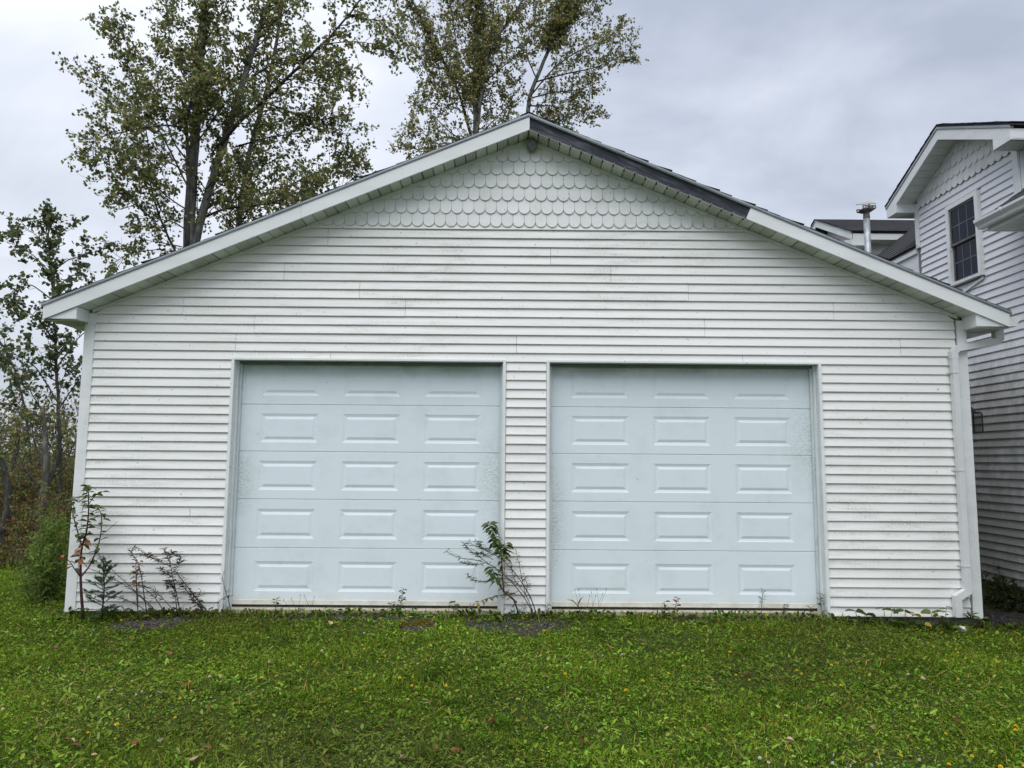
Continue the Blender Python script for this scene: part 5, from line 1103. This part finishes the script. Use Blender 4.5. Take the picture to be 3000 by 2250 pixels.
# ------------------------------------------------------------------ flowers and fallen leaves
def small_things():
    V, F, mi = [], [], []                    # dandelion: stem and a domed head of petals
    b = MB(); b.tube([(0, 0, 0), (0.004, 0.002, 0.05), (0.006, 0, 0.085)], [0.0016, 0.0015, 0.0018], 5); ns = len(b.f)
    for ring, (r, h) in enumerate(((0.012, 0.092), (0.0085, 0.097), (0.005, 0.100))):
        for k in range(10):
            a = 2 * math.pi * (k + ring * 0.5) / 10; c, s_ = math.cos(a), math.sin(a); w = 0.0035
            b.add([(0.006 + c * 0.001, s_ * 0.001, 0.085), (0.006 + c * r * .8 - s_ * w, s_ * r * .8 + c * w, h - 0.002), (0.006 + c * r, s_ * r, h), (0.006 + c * r * .8 + s_ * w, s_ * r * .8 - c * w, h - 0.002)], [(0, 1, 2, 3)])
    fl = mesh('dandelion_flower', b.v, b.f, [M['stem_green'], M['petal']], False, [0] * ns + [1] * (len(b.f) - ns))
    b = MB(); b.tube([(0, 0, 0), (0.003, 0, 0.05)], [0.0013, 0.0013], 5); ns = len(b.f)
    for k in range(34):
        t = math.acos(1 - 1.5 * (k + .5) / 34); a = k * 2.39996; d = Vector((math.sin(t) * math.cos(a), math.sin(t) * math.sin(a), math.cos(t))); s1 = d.cross(Vector((0.3, 0.2, 0.9))).normalized() * 0.0018
        c = Vector((0.003, 0, 0.054)); b.add([c + d * 0.002, c + d * 0.007 + s1, c + d * 0.0105, c + d * 0.007 - s1], [(0, 1, 2, 3)])
    cv = mesh('clover_flower', b.v, b.f, [M['stem_green'], M['clover']], False, [0] * ns + [1] * (len(b.f) - ns))
    L = lambda pts: [(x / 1.4747, 1650 + y / 1.4747) for x, y in pts]; Rr = lambda pts: [(1500 + x / 1.4747, 1650 + y / 1.4747) for x, y in pts]
    yl = L([(735, 210), (520, 235), (835, 508), (1135, 492), (1200, 520), (770, 577), (745, 668), (507, 688), (1725, 490), (1790, 492), (1778, 527), (1938, 530), (1960, 550), (1535, 545), (1645, 232), (1588, 365), (97, 157), (372, 737)]) + \
         Rr([(135, 282), (600, 225), (662, 242), (850, 265), (1085, 312), (1100, 218), (1313, 310), (1807, 353), (2097, 438), (938, 384), (1388, 445), (1928, 395), (1225, 462), (1248, 478), (970, 480), (1025, 502), (557, 510), (490, 552), (232, 480), (683, 477), (1922, 505), (2170, 705), (2180, 724), (1870, 732), (1990, 832), (1888, 872), (2108, 872), (2192, 872), (1683, 838), (1420, 525)])
    wh = L([(170, 455), (205, 457), (480, 550), (430, 580), (525, 570), (585, 570), (617, 555), (910, 490), (955, 490), (20, 628), (1330, 705), (110, 380), (405, 283), (1388, 378)]) + Rr([(385, 398), (478, 393), (1255, 595), (1075, 842), (1110, 862), (1380, 830), (1465, 878), (1550, 880), (1375, 866), (1715, 483), (1755, 850)])
    ORD = ['leftmost', 'second', 'third', 'fourth', 'fifth', 'sixth', 'seventh', 'eighth', 'ninth', 'tenth', 'eleventh', 'twelfth', 'thirteenth', 'fourteenth', 'fifteenth', 'sixteenth', 'seventeenth', 'eighteenth', 'nineteenth', 'twentieth', 'twenty first', 'twenty second', 'twenty third', 'twenty fourth', 'twenty fifth', 'twenty sixth']
    BAND = ((0, 1895, 'lawn strip near the garage'), (1895, 2060, 'middle of the lawn'), (2060, 3000, 'foreground lawn'))
    def placed(pts, what):                   # each point with a label that tells it from its like by its place in the row
        out = []
        for lo, hi, where in BAND:
            row = sorted(q for q in pts if lo <= q[1] < hi)
            for i, q in enumerate(row): out.append((q, (ORD[i] + ' ' + what + ' in the ' + where) if i == 0 else (ORD[i] + ' ' + what + ' from the left in the ' + where)))
        return out
    for src, me, name, hh, lab, cat, grp in ((yl, fl, 'dandelion_flower', 0.095, 'yellow dandelion flower', 'flower', 'yellow flowers in the lawn'), (wh, cv, 'clover_flower', 0.055, 'white clover flower', 'flower', 'white clover flowers in the lawn')):
        for (u, v), lb in placed(src, lab):
            d = ray(u, v); p = ground_at(u, v); p = CAM + d * ((p.z + hh * 0.95 - CAM.z) / d.z)
            o = link(name, me); o.location = (p.x, p.y, float(gz(p.x, p.y))); o.rotation_euler = (random.uniform(-.2, .2), random.uniform(-.2, .2), random.uniform(0, 6.28)); o.scale = [random.uniform(0.8, 1.15)] * 2 + [1.0]
            tag(o, lb, cat, grp)
    def leafmesh(name, mat, cup):
        out = [(0, -0.02), (0.30, 0.12), (0.46, 0.38), (0.40, 0.62), (0.20, 0.86), (0, 1.0), (-0.22, 0.84), (-0.42, 0.60), (-0.44, 0.34), (-0.28, 0.10)]
        V = [(x, y, cup * (abs(x) ** 1.5 * 1.6 + 0.5 * (y - 0.5) ** 2) + 0.03 * math.sin(9 * y + 5 * x)) for x, y in out] + [(0, 0.5, 0)]
        n = len(out); V += [(0.02, -0.35, 0.05), (-0.02, -0.35, 0.05)]
        return mesh(name, V, [(i, (i + 1) % n, n) for i in range(n)] + [(0, n + 1, n + 2)], mat)
    km = {k: [leafmesh('fallen_leaf', M['lf_' + k], c) for c in (0.35, 0.8, -0.5)] for k in ('tan', 'grey', 'rust', 'orange', 'brown')}
    fallen = [(L([(250, 253), (762, 538), (1155, 458), (200, 703), (175, 730), (390, 865), (860, 868), (295, 795), (2145, 645), (1730, 855), (1428, 285), (685, 362)]) + Rr([(1180, 805), (1555, 735), (158, 735), (1790, 526)]), 'tan', 'tan fallen leaf'),
              (L([(690, 797), (1570, 330), (1845, 630), (865, 600), (705, 580)]) + Rr([(22, 770)]), 'grey', 'grey dried leaf'),
              (L([(815, 540), (345, 827), (230, 382), (505, 400), (1310, 338), (590, 800), (1805, 465), (740, 418)]) + Rr([(122, 398), (1625, 418), (830, 730), (1000, 495), (2000, 490), (1940, 723), (775, 447)]), 'rust', 'dark reddish leaf'),
              (L([(910, 835), (1520, 388), (1890, 830), (1985, 833), (2110, 720), (270, 803)]) + Rr([(152, 510), (1198, 530), (315, 810)]), 'orange', 'orange brown leaf')]
    for pts, k, lab in fallen:
        for (u, v), lab in placed(pts, lab):
            p = ground_at(u, v); o = link('fallen_leaf', random.choice(km[k])); s = random.uniform(0.034, 0.062) * (1.5 if (u, v) in (L([(250, 253)])[0], L([(860, 868)])[0]) else 1)
            o.location = (p.x, p.y, p.z + 0.045); o.scale = (s, s, s); o.rotation_euler = (random.uniform(-.5, .5), random.uniform(-.5, .5), random.uniform(0, 6.28)); tag(o, lab, 'leaf', k + ' leaves fallen on the lawn')
small_things()

# ------------------------------------------------------------------ weeds and saplings against the wall
def lmesh(kind, mat):
    L_, Q_ = LEAF[kind]
    if kind in ('poplar', 'oval', 'lance', 'round'):
        sub = []; prof = {'poplar': [(0, .06), (.12, .36), (.28, .46), (.5, .40), (.75, .22), (1, 0)], 'oval': [(0, .03), (.15, .18), (.35, .27), (.6, .25), (.82, .14), (1, 0)], 'lance': [(0, .02), (.2, .10), (.4, .14), (.65, .11), (.85, .06), (1, 0)], 'round': [(0, .05), (.08, .34), (.3, .48), (.6, .46), (.85, .28), (1, .06)]}[kind]
        for t, w in prof: dz = -0.28 * t * t; sub += [(-w, t, dz + w * 0.35 + 0.03 * math.sin(14 * t)), (0, t, dz), (w, t, dz + w * 0.35 + 0.03 * math.cos(13 * t))]
        F = []
        for i in range(len(prof) - 1):
            a = 3 * i; F += [(a, a + 1, a + 4, a + 3), (a + 1, a + 2, a + 5, a + 4)]
        return mesh('leaf', sub, F, M[mat], True)
_lm = {}
def LM(kind, mat):
    if (kind, mat) not in _lm: _lm[kind, mat] = lmesh(kind, mat)
    return _lm[kind, mat]
def weed(name, label, stems, Y, leaves, stem_mat='stem_dry', cat='weed', group=None):
    """stems: list of (pixel polyline, r0, r1); leaves: (stem index, t0, t1, count, size m, kind, [materials], spread, lift)"""
    u, v = stems[0][0][0][:2]; g = at(u, v, Y); root = thing(name, (g.x, g.y, float(gz(g.x, g.y))), label, cat, group); lines = []
    for si, (pl, r0, r1) in enumerate(stems):
        pts = [at(q[0], q[1], Y + (q[2] if len(q) > 2 else 0)) for q in pl]; n = max(5, 4 * len(pts)); ln = smooth_line(pts, n)
        if pl[0] == stems[0][0][0]: ln[0, 2] = min(ln[0, 2], float(gz(g.x, g.y)) - 0.01)
        b = MB(); b.tube(ln, np.linspace(r0 * 1.25, max(r1 * 1.4, 0.0018), n), 6); b.obj('stem', M[stem_mat], root, True); lines.append(ln)
    for si, t0, t1, cnt, size, kind, mats, spread, lift in leaves:
        for k in range(cnt):
            t = t0 + (t1 - t0) * (k + random.random() * 0.8) / max(cnt, 1); p, d = sampled(lines[si], min(t, 0.999)); s = size * random.uniform(0.6, 1.15)
            a = k * 2.4 + random.uniform(-.5, .5); hv = Vector((math.cos(a), math.sin(a) * 0.75 - 0.15, 0)); ax = (hv * spread + Vector(d) * (1 - spread) + Vector((0, 0, lift)) + Vector(rng.standard_normal(3)) * 0.18).normalized()
            zz = Vector((0, 0, 1)); sd_ = ax.cross(zz); sd_ = sd_.normalized() if sd_.length > 0.05 else Vector((1, 0, 0)); nr = sd_.cross(ax)
            o = link('leaf', LM(kind, random.choice(mats)), root); m = Matrix((( sd_.x, ax.x, nr.x), (sd_.y, ax.y, nr.y), (sd_.z, ax.z, nr.z))).to_4x4() @ Matrix.Rotation(random.uniform(-.7, .7), 4, 'Y')
            o.matrix_parent_inverse = Matrix.Translation(-root.location); o.matrix_basis = Matrix.Translation(Vector(p) + hv * 0.008) @ m @ Matrix.Scale(s, 4)
    return root
GR, DK = ['lf_green', 'lf_olive'], ['lf_dark', 'lf_brown']
weed('sapling', 'tall red stemmed sapling with orange lower leaves at the left corner', [
    ([(243, 1800), (238, 1740), (236, 1690), (236, 1640), (240, 1600), (254, 1560), (260, 1500), (259, 1440), (258, 1420)], 0.013, 0.003),
    ([(237, 1690), (262, 1660), (285, 1610), (297, 1560), (298, 1510), (290, 1490), (272, 1480)], 0.007, 0.002),
    ([(236, 1690), (220, 1670), (205, 1645), (180, 1625)], 0.006, 0.002),
    ([(240, 1600), (228, 1560), (214, 1510), (206, 1470), (225, 1455)], 0.006, 0.002),
    ([(258, 1480), (275, 1455), (288, 1445), (305, 1440)], 0.004, 0.0015), ([(258, 1480), (240, 1470), (222, 1455)], 0.003, 0.0015),
    ([(297, 1565), (320, 1550), (345, 1528)], 0.003, 0.001)], -0.25,
    [(0, 0.56, 1.0, 40, 0.085, 'oval', GR + ['lf_green'], 0.8, -0.15), (1, 0.2, 1.0, 30, 0.082, 'oval', GR, 0.8, -0.2), (0, 0.35, 0.62, 18, 0.09, 'oval', ['lf_orange', 'lf_orange', 'lf_olive'], 0.8, -0.3), (3, 0.15, 1.0, 26, 0.082, 'oval', GR + ['lf_orange'], 0.8, -0.2), (4, 0.5, 1, 5, 0.07, 'oval', GR, 0.8, -0.2), (5, 0.3, 1, 4, 0.06, 'oval', GR, 0.8, -0.2), (2, 0.3, 1, 6, 0.07, 'oval', ['lf_orange', 'lf_brown'], 0.8, -0.3)], 'stem_red', 'sapling')
def spruce():
    g = at(298, 1800, -0.30); g.z = float(gz(g.x, g.y)); top = at(303, 1628, -0.30); h = top.z - g.z
    root = thing('spruce_seedling', g, 'small dark green spruce seedling against the left siding', 'spruce')
    b = MB(); b.tube([g, g + Vector((0.01, 0, h * 0.5)), Vector((top.x, top.y, top.z))], [0.010, 0.006, 0.002], 7); b.obj('trunk', M['stem_dry'], root, True)
    def needles(line, n, ln):
        V, F = [], []
        for k in range(n):
            t = (k + random.random()) / n; p, d = sampled(line, min(t, 0.999)); side = unit(np.cross(d, rng.standard_normal(3))); ax = unit(d * 0.75 + side * 0.8); w = unit(np.cross(ax, rng.standard_normal(3))) * 0.0017; q = len(V)
            V += [p - w, p + w, p + ax * ln]; F.append((q, q + 1, q + 2))
        return V, F
    for i in range(36):
        t = 0.10 + 0.80 * i / 35; L = (0.27 * (1 - t) ** 0.8 + 0.04); a = i * 2.4; z = h * t
        p0 = np.array(g + Vector((0.01 * t, 0, z))); dr = unit(np.array([math.cos(a), math.sin(a) * 0.8, 0.15 + 0.6 * t]) + 0.2 * rng.standard_normal(3)); ln = wander(p0, dr, L * rng.uniform(0.6, 1.1), 5, 0.3, -0.1 + 0.4 * t)
        V, F = needles(ln, int(70 + L * 620), 0.018)
        for sgn in (-1, 1):
            for tt in (0.45, 0.72):
                q, d = sampled(ln, tt); sd_ = unit(np.cross(d, [0, 0, 1])) * sgn; l2 = wander(q, unit(d + sd_ * 0.9), L * 0.45 * (1.1 - tt), 3, 0.1)
                v2, f2 = needles(l2, int(24 + L * 200), 0.016); o_ = len(V); V += v2; F += [tuple(x + o_ for x in f) for f in f2]
        obj('branch', V, F, M['needle'], root)
    V, F = needles(smooth_line([g + Vector((0, 0, h * 0.55)), top], 6), 90, 0.016); obj('leader', V, F, M['needle'], root)
spruce()
def dry(name, label, stems, Y, n, size, mats, kind='lance'):
    return weed(name, label, stems, Y, [(i, 0.22, 1.0, n, size, kind, mats, 0.75, 0.05) for i in range(len(stems))], 'stem_dry')
dry('dried_weed', 'leaning dried weed stalks right of the spruce seedling', [([(405, 1805), (400, 1740), (400, 1700), (398, 1650)], .005, .002), ([(430, 1795), (420, 1730), (413, 1680), (402, 1640), (385, 1622), (378, 1608)], .005, .0015),
    ([(455, 1795), (400, 1735), (350, 1690), (310, 1650), (285, 1620)], .004, .001), ([(462, 1798), (430, 1760), (370, 1715), (320, 1690), (262, 1665)], .004, .001), ([(480, 1792), (455, 1750), (420, 1720), (385, 1712)], .004, .001), ([(440, 1798), (400, 1770), (365, 1755), (345, 1748)], .0035, .001), ([(510, 1790), (470, 1745), (440, 1722), (415, 1716)], .0035, .001), ([(388, 1622), (385, 1612), (396, 1600), (420, 1620), (450, 1630), (470, 1645)], .003, .001)], -0.22, 42, 0.048, DK + ['lf_brown', 'lf_olive'])
weed('dried_weed', 'dried stalk with a few curled olive and rust leaves', [([(404, 1808), (404, 1740), (398, 1700), (398, 1655)], .004, .002), ([(400, 1690), (408, 1660), (412, 1640)], .003, .001)], -0.26, [(0, .55, 1, 10, .075, 'oval', ['lf_olive', 'lf_rust', 'lf_orange'], .8, -.35), (1, .2, 1, 6, .06, 'oval', ['lf_brown', 'lf_red'], .8, -.3)])
dry('dried_weed', 'blackened bushy dried weed leaning over the left siding', [([(528, 1795), (515, 1730), (505, 1690), (500, 1655), (485, 1615), (478, 1605)], .005, .0015), ([(519, 1795), (513, 1740), (502, 1700)], .004, .002), ([(608, 1792), (580, 1760), (550, 1720), (522, 1684), (505, 1660)], .006, .002), ([(596, 1795), (575, 1765), (545, 1730), (528, 1700)], .005, .002),
    ([(505, 1680), (525, 1655), (530, 1635), (515, 1620)], .003, .001), ([(500, 1660), (470, 1645), (440, 1630), (415, 1622)], .003, .001), ([(505, 1690), (485, 1680), (470, 1665)], .003, .001), ([(500, 1650), (495, 1630), (505, 1615)], .003, .001), ([(512, 1700), (490, 1700), (500, 1720)], .003, .001)], -0.2, 40, 0.062, ['lf_dark', 'lf_dark', 'lf_brown'])
weed('dried_weed', 'short ragged weed with orange base left of the left door', [([(585, 1800), (578, 1770), (580, 1745), (590, 1728)], .004, .0015), ([(580, 1750), (595, 1742), (603, 1740)], .002, .001), ([(582, 1745), (572, 1738)], .002, .001)], -0.2, [(0, .1, .5, 10, .07, 'oval', ['lf_orange', 'lf_olive', 'lf_brown'], .8, -.2), (0, .5, 1, 10, .05, 'lance', DK, .8, .1), (1, .2, 1, 6, .04, 'lance', DK, .8, .1), (2, .2, 1, 5, .04, 'lance', DK, .8, .1)])
weed('dried_weed', 'bare twiggy weed in front of the left door jamb', [([(676, 1790), (670, 1760), (662, 1735), (655, 1710), (651, 1690), (658, 1668)], .004, .001), ([(665, 1748), (645, 1758), (635, 1775)], .003, .001), ([(665, 1748), (680, 1745), (684, 1743)], .003, .001), ([(660, 1732), (672, 1736), (668, 1724)], .002, .001)], -0.05, [(0, .3, .9, 9, .04, 'lance', DK, .8, .1), (0, 0, .3, 8, .045, 'lance', ['lf_rust', 'lf_brown'], .8, -.1), (1, .3, 1, 4, .04, 'lance', DK, .8, 0)])
weed('green_weed', 'tall green leafy weed leaning left from the post between doors', [([(1520, 1802), (1508, 1760), (1490, 1745), (1470, 1725), (1455, 1700), (1447, 1680), (1440, 1660)], .007, .003), ([(1475, 1735), (1473, 1690), (1470, 1650), (1468, 1610), (1455, 1580), (1440, 1550), (1432, 1530)], .006, .002), ([(1471, 1640), (1480, 1610), (1482, 1590)], .004, .0015), ([(1440, 1660), (1432, 1672)], .003, .001), ([(1476, 1742), (1450, 1748), (1420, 1755), (1395, 1768)], .003, .001)], -0.16,
    [(1, .42, 1.0, 42, .105, 'oval', ['lf_green', 'lf_green', 'lf_olive'], .8, -.3), (2, .1, 1, 14, .11, 'oval', ['lf_green', 'lf_olive'], .8, -.35), (0, .62, 1, 18, .11, 'oval', ['lf_green', 'lf_light'], .8, -.4), (1, .1, .4, 9, .075, 'oval', ['lf_olive', 'lf_orange', 'lf_yellow'], .8, -.35), (4, .1, 1, 11, .06, 'oval', ['lf_red', 'lf_olive', 'lf_yellow', 'lf_orange'], .8, -.3), (0, .05, .5, 10, .065, 'oval', ['lf_orange', 'lf_red', 'lf_brown'], .8, -.4)], 'stem_red')
dry('seeding_weed', 'arching weed with seed spikes sweeping across the left door', [([(1560, 1795), (1540, 1755), (1500, 1705), (1460, 1670), (1430, 1650), (1390, 1640), (1350, 1635), (1320, 1625), (1308, 1612)], .005, .0012), ([(1570, 1794), (1555, 1750), (1525, 1700), (1490, 1655), (1450, 1625), (1420, 1608), (1385, 1598), (1373, 1582)], .005, .0012), ([(1430, 1650), (1400, 1628), (1375, 1612), (1360, 1590)], .003, .001), ([(1440, 1625), (1412, 1605), (1395, 1585)], .003, .001), ([(1450, 1690), (1420, 1705), (1390, 1700), (1370, 1685)], .003, .001), ([(1420, 1650), (1385, 1655), (1350, 1645)], .003, .001), ([(1445, 1640), (1420, 1625), (1400, 1620)], .003, .001)], -0.28, 46, 0.052, ['lf_olive', 'lf_dark', 'lf_green', 'lf_olive'])
dry('seeding_weed', 'sparse twiggy weed before the siding post between the doors', [([(1562, 1795), (1545, 1750), (1520, 1715), (1502, 1690), (1496, 1650)], .004, .001), ([(1540, 1745), (1530, 1700), (1522, 1660), (1516, 1630), (1510, 1608)], .003, .001), ([(1530, 1720), (1505, 1705), (1490, 1695)], .003, .001), ([(1520, 1730), (1500, 1742), (1485, 1735)], .003, .001), ([(1540, 1740), (1545, 1715), (1538, 1690)], .003, .001)], -0.2, 26, 0.045, DK + ['lf_olive'])
def small_weed(name, label, u, v0, v1, lean, n, size, kind, mats, Y=-0.06, r=.003, sm='stem_green', lift=.05): return weed(name, label, [([(u, v0), (u + lean * .4, (v0 + v1) / 2), (u + lean, v1)], r, r * .4)], Y, [(0, .15, 1.0, n, size, kind, mats, .8, lift)], sm)
small_weed('small_weed', 'little green weed before the first panel of the left door', 808, 1790, 1752, 3, 12, .045, 'oval', GR)
small_weed('small_weed', 'dark crinkled weed spire at the middle of the left door', 1172, 1795, 1722, 10, 24, .05, 'oval', ['lf_green', 'lf_dark', 'lf_olive'], r=.004)
small_weed('small_weed', 'brown green weed tuft beside the dark weed spire', 1150, 1798, 1765, -6, 14, .045, 'oval', ['lf_brown', 'lf_olive', 'lf_green'])
small_weed('small_weed', 'pale green leafy weed at the right end of the left door', 1328, 1795, 1762, 4, 8, .07, 'oval', ['lf_light', 'lf_green'])
small_weed('small_weed', 'fine needle leaved green tuft before the left door end', 1380, 1806, 1775, 2, 30, .05, 'lance', ['lf_green', 'lf_dark'], -.12, lift=.5)
small_weed('small_weed', 'feathery blue green weed at the foot of the post', 1530, 1806, 1765, 8, 26, .045, 'lance', GR, -.14)
small_weed('small_weed', 'feathery green weed left of the right door', 1600, 1806, 1765, 5, 26, .045, 'lance', GR, -.12)
small_weed('small_weed', 'three leaved green seedling in front of the right door', 1945, 1795, 1762, 2, 9, .06, 'oval', GR)
small_weed('small_weed', 'orange and green seedling beside the three leaved one', 1975, 1795, 1750, 12, 10, .06, 'oval', ['lf_orange', 'lf_olive', 'lf_green', 'lf_red'], sm='stem_red')
small_weed('small_weed', 'upright narrow leaved weed before the right door panel', 2231, 1790, 1732, 4, 28, .05, 'lance', ['lf_green', 'lf_olive'], lift=.25)
small_weed('small_weed', 'broad dock leaves at the start of the right door', 1702, 1800, 1765, -12, 5, .11, 'lance', ['lf_light', 'lf_green'], lift=.6)
small_weed('small_weed', 'narrow grey green weed near the right door jamb', 2300, 1800, 1768, 8, 16, .045, 'lance', ['lf_olive', 'lf_dark'])
small_weed('small_weed', 'dark climbing leaves at the right door jamb', 2408, 1800, 1735, -6, 16, .05, 'oval', ['lf_dark', 'lf_olive', 'lf_green'], .04)
small_weed('small_weed', 'tangle of dry brown leaves by the right door jamb', 2385, 1806, 1780, -10, 22, .055, 'lance', ['lf_brown', 'lf_dark', 'lf_rust'], -.08)
small_weed('small_weed', 'slim weed with paired dark leaves near the downspout', 2768, 1835, 1772, 6, 8, .06, 'oval', ['lf_dark', 'lf_olive'], -.18)
small_weed('small_weed', 'spiky green weed at the foot of the right corner', 2845, 1830, 1796, 0, 22, .075, 'lance', ['lf_green', 'lf_dark'], -.12, lift=.3)
small_weed('small_weed', 'green weed with yellow leaves at the garage right corner', 2868, 1850, 1812, 8, 16, .075, 'oval', ['lf_green', 'lf_light', 'lf_dark'], -.1)
for k, (u, v, lab) in enumerate(((2510, 1790, 'first'), (2590, 1780, 'second'), (2650, 1790, 'third'), (2725, 1795, 'fourth'))):
    weed('broadleaf_weed', lab + ' broad round leaved weed from the left under the right siding', [([(u, 1838), (u + 2, 1815), (u - 4 + k * 3, v)], .004, .002), ([(u, 1838), (u + 14, 1822), (u + 26, v + 8)], .003, .0015), ([(u, 1838), (u - 12, 1830), (u - 22, v + 32)], .003, .0015)], -0.16,
         [(0, .9, 1, 2, .11, 'round', ['lf_green', 'lf_light'], .95, -.05), (1, .9, 1, 2, .10, 'round', ['lf_green', 'lf_olive', 'lf_yellow'], .95, -.05), (2, .85, 1, 2, .09, 'round', ['lf_light', 'lf_yellow', 'lf_green'], .95, 0)], 'stem_green')
weed('broadleaf_weed', 'large pale round leaf near the white drain stub', [([(2795, 1862), (2792, 1845), (2790, 1838)], .004, .002)], -0.24, [(0, .8, 1, 2, .13, 'round', ['lf_light'], .95, .1)], 'stem_green')
weed('dried_weed', 'thin bare stalk standing before the house foundation', [([(2880, 1780), (2884, 1720), (2890, 1690), (2875, 1668), (2868, 1660)], .004, .001), ([(2890, 1690), (2900, 1680), (2912, 1668)], .003, .001), ([(2890, 1692), (2890, 1672)], .002, .001)], 0.6, [(0, .5, .8, 8, .05, 'oval', DK, .8, 0)])
def grass_stalks(label, u, n, v0, v1, spread):
    g = at(u, v0, -0.1); root = thing('grass_stalks', (g.x, g.y, float(gz(g.x, g.y))), label, 'grass')
    for i in range(n):
        uu = u + random.uniform(-spread, spread); a = at(uu, v0, -0.1); c = at(uu + random.uniform(-22, 26), v1 + random.uniform(0, 30), -0.12); ln = smooth_line([np.array(a), np.array(a) * .5 + np.array(c) * .5 + np.array([0, 0, .02]), np.array(c)], 7)
        b = MB(); b.tube(ln, [.0014] * 6 + [.001], 4); st = b.obj('stalk', M['stem_dry'], root); e = np.array(c); b = MB(); b.tube([e - np.array([0, 0, .004]), e + np.array([0, 0, .006]), e + np.array([0, 0, .02])], [.0015, .0032, .001], 5); b.obj('seed_head', M['lf_dark'], st)
grass_stalks('tall thin plantain stalks before the right door left panel', 1735, 8, 1800, 1722, 40)
grass_stalks('few thin seed stalks before the left door', 885, 5, 1792, 1742, 45)
